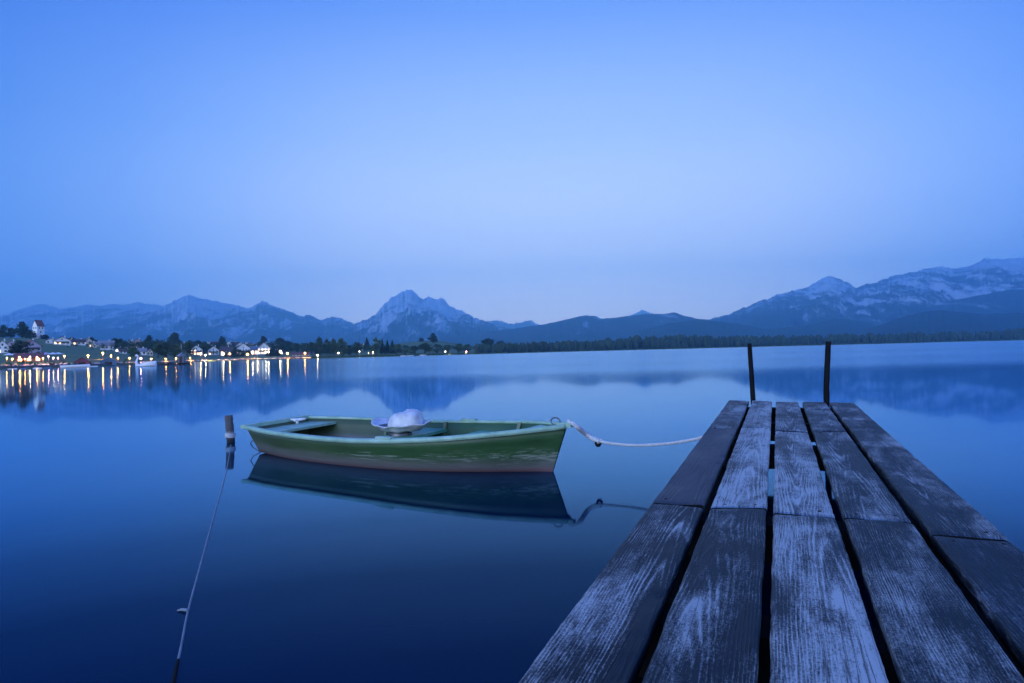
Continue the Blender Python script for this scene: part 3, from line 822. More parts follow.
# parasols of the lakeside terrace
M_canvas = simple("white_canvas", (.78,.75,.72), .8, .05, 1)
M_pcanvas = simple("rose_canvas", (.62,.40,.48), .8, .05, 1)
PAR = [(9,360.5,"white parasol nearest the edge lamp on the terrace"),(14.5,360.7,"white parasol under the big dark round tree"),(24,360.5,"white parasol following the lamp below the round tree"),(33.5,360.2,"white parasol below the lilac house beside the white lamp"),(41,360,"white parasol in the middle of the terrace row"),(46,359.3,"rose parasol before the pinkish lamp"),(53,359.4,"white parasol just past the pinkish lamp"),(58.5,359.2,"last white parasol of the terrace towards the red boathouse")]
for i, (px, by, lb) in enumerate(PAR):
    p = land(px, by); k = p.y/F
    o = thing("parasol", lb, "parasol", p, .3, "parasols on the lakeside terrace")
    mb = MB(); mb.tube([(0,0,-.2),(0,0,3.0)], .04, 6); mb.build("pole", M_pole, o)
    mb = MB(); mb.lathe([(2.1,2.25),(2.12,2.32),(.05,3.1),(.01,3.12)], 8, False); mb.build("canopy", M_pcanvas if "rose" in lb else M_canvas, o)
# terrace restaurant hut
house(29, 361.8, 22, 2.6, "low orange lit terrace hut at the water below the parasols", wall=simple("lamplit_timber", (.45,.20,.12), .8), roof=M_rtile, gable=False, lit=3, chim=False, name="terrace_hut", cat="hut", group="huts by the water")  # orange lamp glow on the front is put into the wall colour

# flagpole, pontoon, hut
p = land(181.4, 358); zt = W(181.4, 343.8, p.y).z - p.z
o = thing("flagpole", "white flagpole rising in front of the trees by the pontoon", "flagpole", p)
mb = MB(); mb.tube([(0,0,-.2),(0,0,zt)], [.14,.08], 6); mb.build("pole", M_white, o)
mb = MB(); mb.lathe([(.01,zt),(.18,zt+.12),(.01,zt+.3)], 8); mb.build("knob", M_white, o)
Dp = 175.0
pa, pb = W(157, 361, Dp), W(193, 360, Dp+12)
o = thing("pontoon", "long dark floating pontoon next to the swan boat", "pontoon", (pa.x, pa.y, 0), math.atan2(pb.y-pa.y, pb.x-pa.x))
L = math.hypot(pb.x-pa.x, pb.y-pa.y)
mb = MB(); mb.box(0, L, 0, 2.2, .28, .45); mb.build("deck", M_dkwood, o)
for i in range(4):
    mb = MB(); x = L*(i+.3)/4; mb.box(x, x+1.4, .2, 2.0, -.25, .275); mb.build("float", M_quay, o)
for i in range(5):
    mb = MB(); x = .2 + (L-.4)*i/4; mb.tube([(x,2.28,-.6),(x,2.28,1.3)], .08, 6); mb.build("mooring_pile", M_dkwood, o)
q = W(179.5, 361, Dp+7); k = q.y/F
o = thing("pontoon_hut", "narrow grey hut standing on the pontoon", "hut", (q.x, q.y+.9, .452), .3)
mb = MB(); mb.box(-.75, .75, -.7, .7, 0, 1.9); mb.build("wall", simple("grey_timber", (.16,.16,.18), .85), o)
mb = MB(); mb.lathe([(1.25,1.87),(1.25,1.95),(.01,2.6)], 4, False); mb.build("roof", M_gtile, o)
mb = MB(); mb.box(-.35, .35, -.74, -.6, .02, 1.6); mb.build("door", M_dkwood, o)

# ------------------------------------------------------------------ small boats far away
M_boatw = simple("white_hull_paint", (.74,.74,.76), .35, .05, 2)
M_boatb = simple("blue_hull_paint", (.10,.20,.40), .35, .05, 2)
def hull_rows(L, B, hgt, tr=.75, n=14, full=.5):
    rows = []
    for i in range(n):
        t_ = i/(n-1); x = -L/2 + L*t_
        b = B/2*(tr + (1-tr)*math.sin(min(1, t_/.45)*math.pi/2)) * (1-max(0, (t_-.5)/.5)**2.2)
        b = max(b, .01); sh = hgt*(1 + .25*t_*t_)
        rows.append([(x, -b, sh), (x, -b*.9, sh*.45), (x, -b*.62, -.05), (x, 0, -.18), (x, b*.62, -.05), (x, b*.9, sh*.45), (x, b, sh), (x, b*.86, sh-.03), (x, b*.6, sh*.45), (x, 0, sh*.38), (x, -b*.6, sh*.45), (x, -b*.86, sh-.03)])
    return rows
def motorboat(px, D, Lpx, label, turn, hull=None, cabin=False, mast=False):
    p = W(px, yh(px), D); p.z = 0; k = D/F; L = Lpx*k
    o = thing("motorboat", label, "boat", p, turn, "small boats moored along the village shore")
    mb = MB(); rows = hull_rows(L, L*.33, L*.10); mb.grid(rows, True, True)
    mb.add(rows[0], [tuple(range(12))]); mb.build("hull", hull or M_boatw, o)
    mb = MB(); s = L*.10
    if cabin:
        mb.box(-L*.28, L*.12, -L*.11, L*.11, s*.5, s*2.0); mb.build("cabin", M_boatw, o)
        mb = MB(); mb.box(-L*.22, L*.1, -L*.112, L*.112, s*1.35, s*1.8); mb.build("window", M_win, o)
    else:
        mb.add([(-L*.02, -L*.12, s), (-L*.02, L*.12, s), (-L*.08, L*.11, s*1.9), (-L*.08, -L*.11, s*1.9), (.01-L*.02, -L*.12, s), (.01-L*.02, L*.12, s), (.01-L*.08, L*.11, s*1.9), (.01-L*.08, -L*.11, s*1.9)], [(0,1,2,3),(7,6,5,4),(0,4,5,1),(1,5,6,2),(2,6,7,3),(3,7,4,0)]); mb.build("windscreen", M_win, o)
    mb = MB(); mb.box(-L*.54, -L*.48, -.18, .18, -.1, s*1.5); mb.build("outboard_motor", M_dkwood, o)
motorboat(76, 160, 27, "long white motorboat moored in front of the red boathouse", .08, cabin=False)
motorboat(12.5, 161, 8, "small white boat at the quay below the edge lamp", .2)
motorboat(23, 163, 7, "small blue boat between the two white boats at the terrace quay", -.1, hull=M_boatb)
motorboat(37.5, 163, 8, "small white boat at the quay below the middle of the terrace", .1, cabin=True)
motorboat(47, 166, 7, "small blue boat near the last parasols", .3, hull=M_boatb)
motorboat(94, 186, 7, "little white boat between the two boathouses", .2)
motorboat(403, 545, 6, "first white boat of the row below the meadow hill", .2, cabin=True)
motorboat(410, 550, 7, "second white boat of the row below the meadow hill", .1)
motorboat(423, 558, 7, "white cabin boat straight below the bushy shore tree", .15, cabin=True)

# swan pedal boat
p = W(146, yh(146), 150); p.z = 0
o = thing("swan_boat", "white swan shaped pedal boat moored beside the dark pontoon", "swan boat", p, R(176))
L = 4.6; rows = []
for i in range(16):
    t_ = i/15; x = -L/2 + L*t_
    b = .85*math.sin(math.pi*(.08+.86*t_))**.6; zt = .62 + .55*max(0, (.35-t_)/.35)**1.6 + .22*max(0, (t_-.8)/.2)
    rows.append([(x, -b*math.cos(a)*(.75+.25*math.cos(a*2)), zt*(.5+.5*math.sin(a)) - .1) for a in [j/12*2*math.pi - math.pi/2 for j in range(12)]])
mb = MB(); mb.grid(rows, True, True); mb.add(rows[0], [tuple(range(12))]); mb.add(rows[-1], [tuple(range(12))]); mb.build("body", M_boatw, o)
mb = MB(); mb.tube([(1.9,0,.35),(2.15,0,.8),(2.15,0,1.25),(1.95,0,1.65),(1.82,0,2.05),(1.9,0,2.4),(2.12,0,2.52),(2.32,0,2.42),(2.42,0,2.3)], [.34,.27,.22,.19,.17,.18,.21,.18,.09], 10); mb.build("neck", M_boatw, o)
mb = MB(); mb.tube([(2.42,0,2.33),(2.58,0,2.22),(2.72,0,2.12)], [.09,.07,.02], 8); mb.build("beak", simple("orange_beak", (.6,.22,.05), .5), o)
for s in (-1, 1):
    mb = MB(); mb.grid([[(-1.9+3.0*i/8, s*(.86*math.sin(math.pi*(.15+.8*i/8))**.5), .25 + .1*j + (.55*(1-i/8))*j/4) for i in range(9)] for j in range(5)]); mb.build("wing", M_boatw, o)
mb = MB(); mb.box(-.5, .6, -.6, .6, .55, .85); mb.build("seat", M_boatb, o)

# ------------------------------------------------------------------ jetty
HD = .68
n_cam = plane_up(335.0, 778.0, HS)
nW = (M_cw @ n_cam).normalized()
def J(px, py):
    d = ray(px, py); return CAM + d * (-HD / d.dot(nW))
vp = ray(778, 335); vp = (vp - nW*vp.dot(nW)).normalized()       # along the jetty, away
jx = vp.cross(nW).normalized()                                    # across, to the right
org = J(778, 683)
Jm = Matrix((jx, vp, nW)).transposed().to_4x4(); Jm.translation = org
Ji = Jm.inverted()
def uv(px, py):
    q = Ji @ J(px, py); return q.x, q.y
jetty = thing("wooden_jetty", "weathered plank jetty with two dark poles at its end", "jetty")
jetty.matrix_world = Jm

def wood(name, seed, dark, light, bias, freq=95.0, streak=1.0, spec=.22, brown=0.0):
    t = NT(name); r = random.Random(seed)
    oc = t.map(t.coord(), (1,1,1), (r.uniform(-9,9)*0, r.uniform(0,40), 0))
    warp = t.noise(t.map(oc, (7, .8, 7), (seed*3.1, 0, 0)), 1.0, 3, .5, col=True)
    wv = t.node("ShaderNodeVectorMath", operation="SUBTRACT"); t.l.new(warp, wv.inputs[0]); wv.inputs[1].default_value = (.5,.5,.5)
    ws = t.node("ShaderNodeVectorMath", operation="MULTIPLY"); t.l.new(wv.outputs[0], ws.inputs[0]); ws.inputs[1].default_value = (.075, 0, .05)
    ad = t.node("ShaderNodeVectorMath", operation="ADD"); t.l.new(oc, ad.inputs[0]); t.l.new(ws.outputs[0], ad.inputs[1])
    sp = t.node("ShaderNodeSeparateXYZ"); t.l.new(ad.outputs[0], sp.inputs[0])
    x = t.math("ADD", sp.outputs[0], r.uniform(-.07, .07))
    z = t.math("ADD", t.math("MULTIPLY", sp.outputs[1], r.choice((-1, 1))*r.uniform(.012, .03)), r.uniform(-.05, .02))
    z = t.math("PINGPONG", z, .12)
    rad = t.math("SQRT", t.math("ADD", t.math("MULTIPLY", x, x), t.math("MULTIPLY", z, z)))
    sn = t.math("SINE", t.math("MULTIPLY", rad, freq*1.9*6.283))
    ring = t.math("POWER", t.math("MULTIPLY_ADD", sn, .5, .5), 3.2)
    fib = t.noise(t.map(oc, (380, 22, 90)), 1.0, 3, .65)
    fib2 = t.noise(t.map(oc, (170, 5, 60), (3, 1, 0)), 1.0, 4, .65)
    blot = t.noise(t.map(oc, (5.5, 1.6, 4), (seed, seed*2, 0)), 1.0, 6, .62, .4)
    spots = t.noise(t.map(oc, (1, .6, 1)), 190, 3, .7)
    cross = t.noise(t.map(oc, (1.6, 7.5, 1), (seed*.7, seed*1.1, 0)), 1.0, 4, .6, .3)
    rmask = t.math("MULTIPLY_ADD", t.noise(t.map(oc, (11, 2.4, 6), (0, seed*1.3, 0)), 1.0, 3, .6), 3.2, -1.1, clamp=True)
    w_ = t.math("ADD", t.math("MULTIPLY", t.math("MULTIPLY", ring, rmask), .46*streak), t.math("MULTIPLY_ADD", fib, 1.0, -.25))
    w_ = t.math("ADD", w_, t.math("MULTIPLY_ADD", t.math("ADD", fib2, cross), .55, -.26))
    w_ = t.math("ADD", w_, t.math("MULTIPLY_ADD", blot, 2.7, -1.42 + bias*.85))
    w_ = t.math("ADD", w_, t.math("MULTIPLY_ADD", spots, 1.25, -.63))
    w_ = t.math("MULTIPLY_ADD", w_, 1.12, -.165)
    m = t.ramp(w_, [(.22, dark), (.48, tuple(d*.6 + l*.20 for d, l in zip(dark, light))), (.78, tuple(l*.62 for l in light)), (1.0, light)])
    # long drying cracks
    crk = t.noise(t.map(oc, (48, .55, 10), (seed*5, 0, 0)), 1.0, 2, .5)
    ck = t.ramp(t.math("ABSOLUTE", t.math("SUBTRACT", crk, .5)), [(.0, (0,0,0)), (.012, (1,1,1))])
    m = t.mix(t.math("MULTIPLY_ADD", ck, .75, .25, clamp=True), tuple(d*.4 for d in dark), m)
    t.base(m)
    t.set(Roughness=t.math("MULTIPLY_ADD", blot, .5, .32))
    t.b.inputs["Specular IOR Level"].default_value = spec
    hgt = t.math("ADD", t.math("ADD", t.math("MULTIPLY", ring, .5), t.math("MULTIPLY", fib, .6)), t.math("MULTIPLY", ck, 1.0))
    t.bump(hgt, .7, .0035)
    return t.m

M_endshade = simple('shaded_plank_end', (.008,.009,.011), .9, .3, 30, spec=.1)  # plank ends near-black: shade of the joint gaps put into the colour
M_nail = simple('rusty_nail_iron', (.030,.020,.016), .7, .5, 90, spec=.2)
def plank(far, near, mat, seed, name="plank", dz=0.0, th=.048, extend=0.0, label=None):
    """far, near: ((u_left, v_left), (u_right, v_right)) in the jetty plane"""
    r = random.Random(seed)
    (fl, fr_), (nl, nr_) = far, near
    cu = (fl[0]+fr_[0]+nl[0]+nr_[0])/4; cv = (fl[1]+nl[1])/2
    Lp = max(fl[1], fr_[1]) - min(nl[1], nr_[1])
    NV = max(12, int(Lp/.022)); NU = 13
    tilt = r.uniform(-.006, .006); rows = []
    for i in range(NV+1):
        t_ = i/NV; row = []
        L_ = Vector((nl[0]+(fl[0]-nl[0])*t_, nl[1]+(fl[1]-nl[1])*t_)); R_ = Vector((nr_[0]+(fr_[0]-nr_[0])*t_, nr_[1]+(fr_[1]-nr_[1])*t_))
        y = L_.y
        wl_ = .0035*mnoise.noise((seed*7.1, y*5, 1)) + .0016*mnoise.noise((seed, y*30, 2))
        wr_ = .0035*mnoise.noise((seed*3.3, y*5, 5)) + .0016*mnoise.noise((seed, y*30, 6))
        e = min(i, NV-i)
        endd = -.005 if e == 0 else 0
        for j in range(NU):
            s = j/(NU-1); s2 = .5 - .5*math.cos(math.pi*s) if True else s
            P = L_.lerp(R_, s2)
            edge = min(s2, 1-s2)*(R_-L_).length
            zz = -.006*max(0, 1-edge/.010)**2 + endd
            zz += .0022*mnoise.noise((P.x*9+seed*4, P.y*3, 0)) + .0009*mnoise.noise((P.x*60, P.y*14, seed)) - .0025*(1-abs(2*s2-1))*(seed % 3 - 1)
            zz += tilt*(s2-.5)
            # worn, chipped rims
            ch = mnoise.noise((P.x*25, P.y*11, seed*1.7))
            if edge < .014 and ch > .28: zz -= .008*(ch-.28)/.4
            row.append(Vector((P.x-cu + (wl_*(1-s2) + wr_*s2), P.y-cv, zz)))
        a, b = row[0].copy(), row[-1].copy()
        row2 = row + [Vector((b.x, b.y, -th*.5)), Vector((b.x-.004, b.y, -th)), Vector((a.x+.004, a.y, -th)), Vector((a.x, a.y, -th*.5))]
        rows.append(row2)
    mb = MB(); mb.grid(rows, True, True)
    n = len(rows[0]); b0 = 0; b1 = NV*n
    mb.f.append(tuple(range(n))); mb.sm.append(False); mb.f.append(tuple(b1+i for i in range(n-1, -1, -1))); mb.sm.append(False)
    o = mb.build(name, mat, jetty); o.location = (cu, cv, dz)
    o.data.materials.append(M_endshade)
    for q_ in (-1, -2): o.data.polygons[len(o.data.polygons)+q_].material_index = 1
    nm = MB()
    for (vv, pl, pr, sg) in ((fl[1]-cv, fl, fr_, -1), (nl[1]-cv, nl, nr_, 1)):
        for f_ in (.2, .8):
            x_ = pl[0] + (pr[0]-pl[0])*f_ - cu + r.uniform(-.012, .012); y_ = vv + sg*r.uniform(.045, .07)
            nm.lathe([(.0065, -.004), (.0062, .0004), (.003, .0012), (.0, .0013)], 10, M=Matrix.Translation((x_, y_, 0)))
    nm.build("nail", M_nail, o)
    if label: o["label"] = label
    return o

def edge_line(p_far, p_near):
    a, b = uv(*p_far), uv(*p_near)
    return lambda v: a[0] + (b[0]-a[0])*(v-a[1])/(b[1]-a[1])
EL = [edge_line((729,400),(516,683)), edge_line((749.3,400),(626,683)),
      edge_line((752.5,400),(641,683)), edge_line((772,402),(757,683)),
      edge_line((776,402.5),(769,683)), edge_line((798.5,402.5),(889.5,683)),
      edge_line((802.5,402.5),(905,683)), edge_line((825,401.5),(1018,667)),
      edge_line((829,401.5),(1024,651)), edge_line((853,401.5),(996.6,526.3))]
VEND = uv(790, 401.5)[1]
def col_v(ci, pl, pr):
    return uv(*pl)[1], uv(*pr)[1]
VN = -1.9      # the jetty runs on under and behind the photographer
def run(ci, joints, mats, seeds, labels=None, end=((0,0))):
    """joints far to near: list of (v_left, v_right)"""
    eL, eR = EL[2*ci], EL[2*ci+1]
    for i in range(len(joints)-1):
        (fl, fr_), (nl, nr_) = joints[i], joints[i+1]
        g = .026 if ci in (1, 2) else (.016 if ci < 4 else .012)
        if i > 0: fl -= g; fr_ -= g
        plank(((eL(fl), fl), (eR(fr_), fr_)), ((eL(nl), nl), (eR(nr_), nr_)), mats[i], seeds[i], label=(labels or {}).get(i), dz=random.Random(seeds[i]).uniform(-.003,.003))
DK, DK2 = (.005,.010,.016), (.008,.013,.019)
LT, LT2 = (.42,.41,.37), (.50,.48,.43)
e0 = uv(729,400)[1]; e1 = uv(852.7,401.5)[1]
def ev(px, py): return uv(px, py)[1]
M_slate = wood("smooth_brown_board", 31, (.050,.043,.050), (.095,.085,.095), .05, 60, .25, .3)
run(0, [(ev(729,400), ev(750,400.3)), (ev(709.5,427.3), ev(738.7,428)), (ev(654,502), ev(702.6,505)), (VN, VN)],
    [wood("weathered_plank_a", 1, DK2, LT, .12, 110), M_slate, wood("weathered_plank_b", 2, DK, LT2, -.12, 62, 1.25)], [1, 2, 3],
    {1: "smooth slate brown replacement board"})
run(1, [(ev(752,400.3), ev(772,401)), (ev(741.5,426.5), ev(772,427)), (ev(706.7,506), ev(765,507)), (VN-.2, VN-.2)],
    [wood("weathered_plank_c", 3, DK2, LT2, .30, 90), wood("weathered_plank_d", 4, DK2, LT2, .44, 75, 1.2), wood("weathered_plank_e", 5, DK, LT, -.10, 85, .9)], [4, 5, 6])
run(2, [(ev(776,401.5), ev(798.5,401.7)), (ev(775.4,430), ev(807,431)), (ev(773.5,511.5), ev(836,515.5)), (VN-.4, VN-.4)],
    [wood("weathered_plank_f", 6, DK2, LT, .10, 90), wood("weathered_plank_g", 7, DK2, LT2, .30, 70, 1.2), wood("weathered_plank_h", 8, DK2, LT2, .30, 80, 1.0)], [7, 8, 9])
run(3, [(ev(802,401.7), ev(825,402)), (ev(812.4,430.7), ev(844.4,431)), (ev(843,516), ev(911.6,521)), (VN-.1, VN-.1)],
    [wood("weathered_plank_i", 9, DK, LT, .02, 95), wood("weathered_plank_j", 10, DK, LT, .02, 80, .9), wood("weathered_plank_k", 11, DK, LT, -.08, 85, .9)], [10, 11, 12])
run(4, [(ev(829,402), ev(853,402.5)), (ev(935.4,533), ev(1012,538)), (VN-.3, VN-.3)],
    [wood("weathered_plank_l", 12, DK, LT, -.04, 85), wood("wet_dark_plank", 13, DK, (.22,.23,.25), -.14, 75, .9)], [13, 14])

M_beam = simple("dark_wet_beam", (.007,.007,.008), .8, .4, 8, spec=.06)
uL, uR = EL[0](VEND)+.02, EL[9](VEND)-.02
v_a = ev(709,428); v_b = ev(740,508)
for v in (VEND-.12, (VEND+v_a)/2-.25, v_a-.4, v_b+.05, v_b-1.0, -.6, -1.6):
    mb = MB(); mb.box(uL+.03, uR-.03, v-.07, v+.07, -.20, -.056); mb.build("beam", M_beam, jetty)
for u in (uL+.10, uR-.16):
    mb = MB(); mb.box(u, u+.10, VN, VEND-.02, -.36, -.203); mb.build("beam", M_beam, jetty)
M_pile = simple("dark_pile_wood", (.006,.006,.007), .8, .4, 10, spec=.15)
for v in (VEND-.55, v_b, -.5):
    for u in (uL+.05, uR-.05):
        mb = MB(); mb.tube([(u, v+.12, -1.2), (u, v+.12, -.06)], [.075, .07], 12, jit=.04); mb.build("pile", M_pile, jetty)
# the two poles beyond the end
def pole(pts, r0, r1, seed):
    mb = MB(); P = [Ji @ q for q in pts]
    n = 26; path = []; rad = []
    for i in range(n):
        t_ = i/(n-1)
        # quadratic through the three points
        q = P[0]*((1-t_)*(1-2*t_)) + P[1]*(4*t_*(1-t_)) + P[2]*(t_*(2*t_-1))
        path.append(q + Vector((.004*mnoise.noise((t_*9, seed, 0)), .004*mnoise.noise((t_*9, seed, 3)), 0)))
        rad.append((r0 + (r1-r0)*t_)*(1+.07*mnoise.noise((t_*14, seed, 7))))
    mb.tube(path, rad, 12); 
    return mb.build("pole", M_pile, jetty)
Dl = J(752,400).y + .06; Dr = J(827,402).y + .06
pole([W(756.5, 455, Dl), W(753.0, 398, Dl), W(749.4, 343.5, Dl)], .029, .023, 1)
pole([W(828.2, 458, Dr), W(826.4, 400, Dr), W(828.6, 341.5, Dr)], .031, .026, 2)

# ------------------------------------------------------------------ rowing boat
TW = .92
N_ = G(247.0, 427.6, .315); B_ = G(567.5, 424.5, .455)
ax = (B_ - N_); ax.z = 0; ax.normalize()
for _ in range(20):
    pp = Vector((-ax.y, ax.x, 0))          # away from the camera side
    C_ = N_ + pp*TW/2; ax = B_ - C_; ax.z = 0; LB = ax.length; ax.normalize()
boat = thing("rowing_boat", "green wooden rowing boat with pale teal rim moored by the jetty", "rowing boat")
heel = R(1.7)
boat.location = (C_.x, C_.y, 0); boat.rotation_euler = (heel, 0, math.atan2(ax.y, ax.x))
XS  = [0, .12, .25, .38, .5, .62, .74, .84, .92, .97, 1.0]
BG_ = [TW/2, .60, .68, .725, .735, .71, .62, .47, .285, .13, .018]       # gunwale half width
BW_ = [TW/2*.80, .50, .575, .615, .62, .585, .475, .32, .155, .05, .010]  # near the waterline
BK_ = [.30, .35, .40, .42, .42, .38, .29, .17, .07, .02, .006]           # chine at the bottom
SZ_ = [.345, .335, .325, .32, .322, .340, .366, .398, .424, .441, .452]  # sheer height
KZ_ = [.02, -.03, -.06, -.07, -.07, -.07, -.06, -.05, -.04, -.03, -.02]  # bottom height
def ip(t_, A): return float(np.interp(t_, XS, A))
def smooth_ip(t_, A): return (ip(max(0, t_-.03), A) + 2*ip(t_, A) + ip(min(1, t_+.03), A))/4 if t_ < .985 else ip(t_, A)
def rake(t_, z, sz):
    f = (z/sz)
    if t_ < .5: return (1-f)*.13*(1-t_/.5)           # transom raked aft
    return -(1-f)*.17*((t_-.5)/.5)**3                 # stem raked forward
def section(t_, inset=0.0):
    g, wv, kk, sz, kz = (smooth_ip(t_, A) for A in (BG_, BW_, BK_, SZ_, KZ_))
    pts = []
    prof = [(g, sz), ((g*.72+wv*.28), sz*.72), ((g*.35+wv*.65), sz*.38), (wv, sz*.08), (kk, kz), (0, kz-.02)]
    for b, z in prof:
        b2 = max(.004, b-inset) if b > 0 else 0
        z2 = z + (inset*.9 if z < sz*.3 else 0)
        pts.append((b2, z2))
    full = [(-b, z) for b, z in pts] + [(b, z) for b, z in pts[-2::-1]]
    return [Vector((LB*t_ + rake(t_, z, sz), b, z)) for b, z in full]
NT_ = 60
def tt(i): return i/NT_
outer = [section(tt(i)) for i in range(NT_+1)]
inner = [section(tt(i), .022 + .0) for i in range(NT_+1)]
mb = MB()
loop = [o_ + i_[::-1] for o_, i_ in zip(outer, inner)]
mb.grid(loop, True, True)
# transom: a thick plate
a = outer[0]; b = [v + Vector((.035, 0, 0)) for v in inner[0]]
n = len(a)
mb.add(a, [tuple(range(n))]); mb.add(b, [tuple(range(n-1, -1, -1))])

t = NT("green_boat_paint")
oc = t.coord(); sp = t.node("ShaderNodeSeparateXYZ"); t.l.new(oc, sp.inputs[0])
n1 = t.noise(t.map(oc, (1.2, 3, 9)), 1, 6, .6); n2 = t.noise(t.map(oc, (2.4, 10, 48)), 1, 8, .72, .25); n3 = t.noise(t.map(oc, (60, 60, 60)), 1, 3, .6)
grn = t.ramp(n1, [(.3, (.026,.074,.024)), (.55, (.042,.104,.034)), (.75, (.066,.128,.050))])
brn = t.ramp(n1, [(.3, (.060,.070,.052)), (.7, (.12,.12,.10))])
aft = t.math("MULTIPLY_ADD", sp.outputs[0], -.30, .75, clamp=True)       # the paint has worn browner towards the stern
grn = t.mix(t.math("MULTIPLY", aft, .75), grn, (.085,.080,.042))
low = t.math("ADD", t.math("MULTIPLY", sp.outputs[2], -9.0), t.math("MULTIPLY_ADD", n1, 1.6, .75), clamp=True)
c = t.mix(low, grn, t.mix(n2, (.10,.105,.09), (.25,.225,.21)))
band = t.math("MULTIPLY", t.math("SUBTRACT", 1.0, t.math("ABSOLUTE", t.math("MULTIPLY_ADD", sp.outputs[2], 9, -1.45)), clamp=True), 1.0)
pat = t.noise(t.map(oc, (1.1, 1.1, 2.5), (4.2, 0, 0)), 1, 3, .5)
bow_ = t.math('MULTIPLY_ADD', t.math('ABSOLUTE', t.math('SUBTRACT', sp.outputs[0], LB*.80)), -.16, .13)
scr = t.ramp(t.math('ADD', t.math('ADD', n2, t.math('MULTIPLY_ADD', t.math('ADD', pat, bow_), .55, -.33)), t.math("MULTIPLY", band, .12)), [(.60, (0,0,0)), (.69, (1,1,1))])
c = t.mix(t.math("MULTIPLY", t.math("MULTIPLY", scr, band), .5), c, (.50,.50,.42))
wl_ = t.math("MULTIPLY_ADD", sp.outputs[2], -30, 1.7, clamp=True)
c = t.mix(t.math("MULTIPLY", wl_, .8), c, (.20,.10,.11))
t.base(c); t.set(Roughness=.42); t.bump(n3, .12, .004)
mb.build("hull", t.m, boat)

def paint(name, c, worn, seed):
    t = NT(name); oc = t.coord(); n = t.noise(t.map(oc, (4, 9, 9), (seed, 0, 0)), 1, 6, .65); n2 = t.noise(oc, 45, 3, .6)
    t.base(t.ramp(n, [(.3, tuple(x*.7 for x in c)), (.55, c), (.72, worn)])); t.set(Roughness=.45); t.bump(n2, .15, .003); return t.m
M_teal = paint("pale_teal_paint", (.32,.50,.36), (.46,.58,.48), 1)
M_teal2 = paint("inner_teal_paint", (.12,.36,.22), (.22,.40,.28), 2)
M_floor = paint("boat_floor_paint", (.14,.19,.10), (.20,.20,.14), 3)
# gunwale rim: follows the sheer on both sides, overhanging the hull
for s in (-1, 1):
    rows = []
    for i in range(NT_+1):
        p = outer[i][0] if s < 0 else outer[i][-1]
        sd_ = s
        x, y, z = p.x, p.y, p.z
        o_w, i_w = .030, .030
        yi = y - s*i_w; 
        if s*yi < 0: yi = 0
        rows.append([Vector((x, y+s*o_w, z-.030)), Vector((x, y+s*o_w, z+.006)), Vector((x, y+s*o_w*.4, z+.016)), Vector((x, yi, z+.014)), Vector((x, yi, z-.012)), Vector((x, y+s*.002, z-.034))])
    mb = MB(); mb.grid(rows, True, True); mb.add(rows[0], [tuple(range(6))]); mb.add(rows[-1], [tuple(range(6))]); mb.build("gunwale", M_teal, boat)
# transom cap with its small overhang
g0 = smooth_ip(0, BG_); z0 = smooth_ip(0, SZ_)
mb = MB(); mb.box(-.055, .05, -g0-.035, g0+.035, z0-.02, z0+.022); mb.build("transom_cap", M_teal, boat)
def inner_half(x, z):
    t_ = min(1, max(0, x/LB)); sec = section(t_, .024)
    zs = [v.z for v in sec[:6]][::-1]; bs = [-v.y for v in sec[:6]][::-1]
    return float(np.interp(z, zs, bs))
def deck_piece(name, x0, x1, z, th, mat, n=10, shrink=.004):
    top = []; bot = []
    for i in range(n+1):
        x = x0 + (x1-x0)*i/n; hb = max(.003, inner_half(x, z)-shrink)
        top.append((x, hb))
    vs = [(x, -b, z) for x, b in top] + [(x, b, z) for x, b in top] + [(x, -b, z-th) for x, b in top] + [(x, b, z-th) for x, b in top]
    m = n+1; fs = []
    for i in range(n):
        fs += [(i, i+1, m+i+1, m+i), (2*m+i, 3*m+i, 3*m+i+1, 2*m+i+1), (i, 2*m+i, 2*m+i+1, i+1), (m+i, m+i+1, 3*m+i+1, 3*m+i)]
    fs += [(0, m, 3*m, 2*m), (n, 2*m+n, 3*m+n, m+n)]
    mb = MB(); mb.add(vs, fs); return mb.build(name, mat, boat)
deck_piece("stern_deck", .06, .47, z0-.055, .03, M_teal)
deck_piece("thwart", LB*.44, LB*.44+.36, .245, .035, M_teal2)
deck_piece("thwart", LB*.66, LB*.66+.24, .262, .035, M_teal2)
deck_piece("bow_deck", LB*.885, LB*.985, .395, .02, M_teal)
deck_piece("floor_boards", .30, LB*.86, .045, .02, M_floor, 16)
for fx in (.30, .52, .80):
    rows = []
    sec = section(fx, .022); rows = [[v + Vector((dx, 0, 0)) for v in sec] for dx in (-.02, .02)]
    sec2 = section(fx, .05); rows += [[v + Vector((dx, 0, 0)) for v in sec2] for dx in (.02, -.02)]
    mb = MB(); mb.grid(rows + [rows[0]], False); mb.build("frame_rib", M_floor, boat)
# white cleat on the stern deck, oarlock blocks, bow eye, rudder hook
M_cleat = simple("white_cleat", (.8,.8,.8), .4, .05, 3)
cy_ = .20; cz = z0-.052
mb = MB(); mb.tube([(.13, cy_, cz), (.13, cy_, cz+.05)], .018, 8); mb.tube([(.05, cy_-.04, cz+.06), (.13, cy_, cz+.05), (.23, cy_+.05, cz+.065)], [.012,.02,.012], 8)
mb.tube([(.10, cy_+.07, cz+.06), (.16, cy_-.07, cz+.05)], [.011,.011], 8); mb.build("cleat", M_cleat, boat)
M_steel = simple("dull_steel", (.16,.16,.17), .45, .2, 20, .9)
for s in (-1, 1):
    x = LB*.60; y = s*(smooth_ip(.60, BG_)-.005); z = smooth_ip(.60, SZ_)+.014
    mb = MB(); mb.box(x-.10, x+.10, y-.028, y+.028, z, z+.018); mb.build("oarlock_block", M_teal, boat)
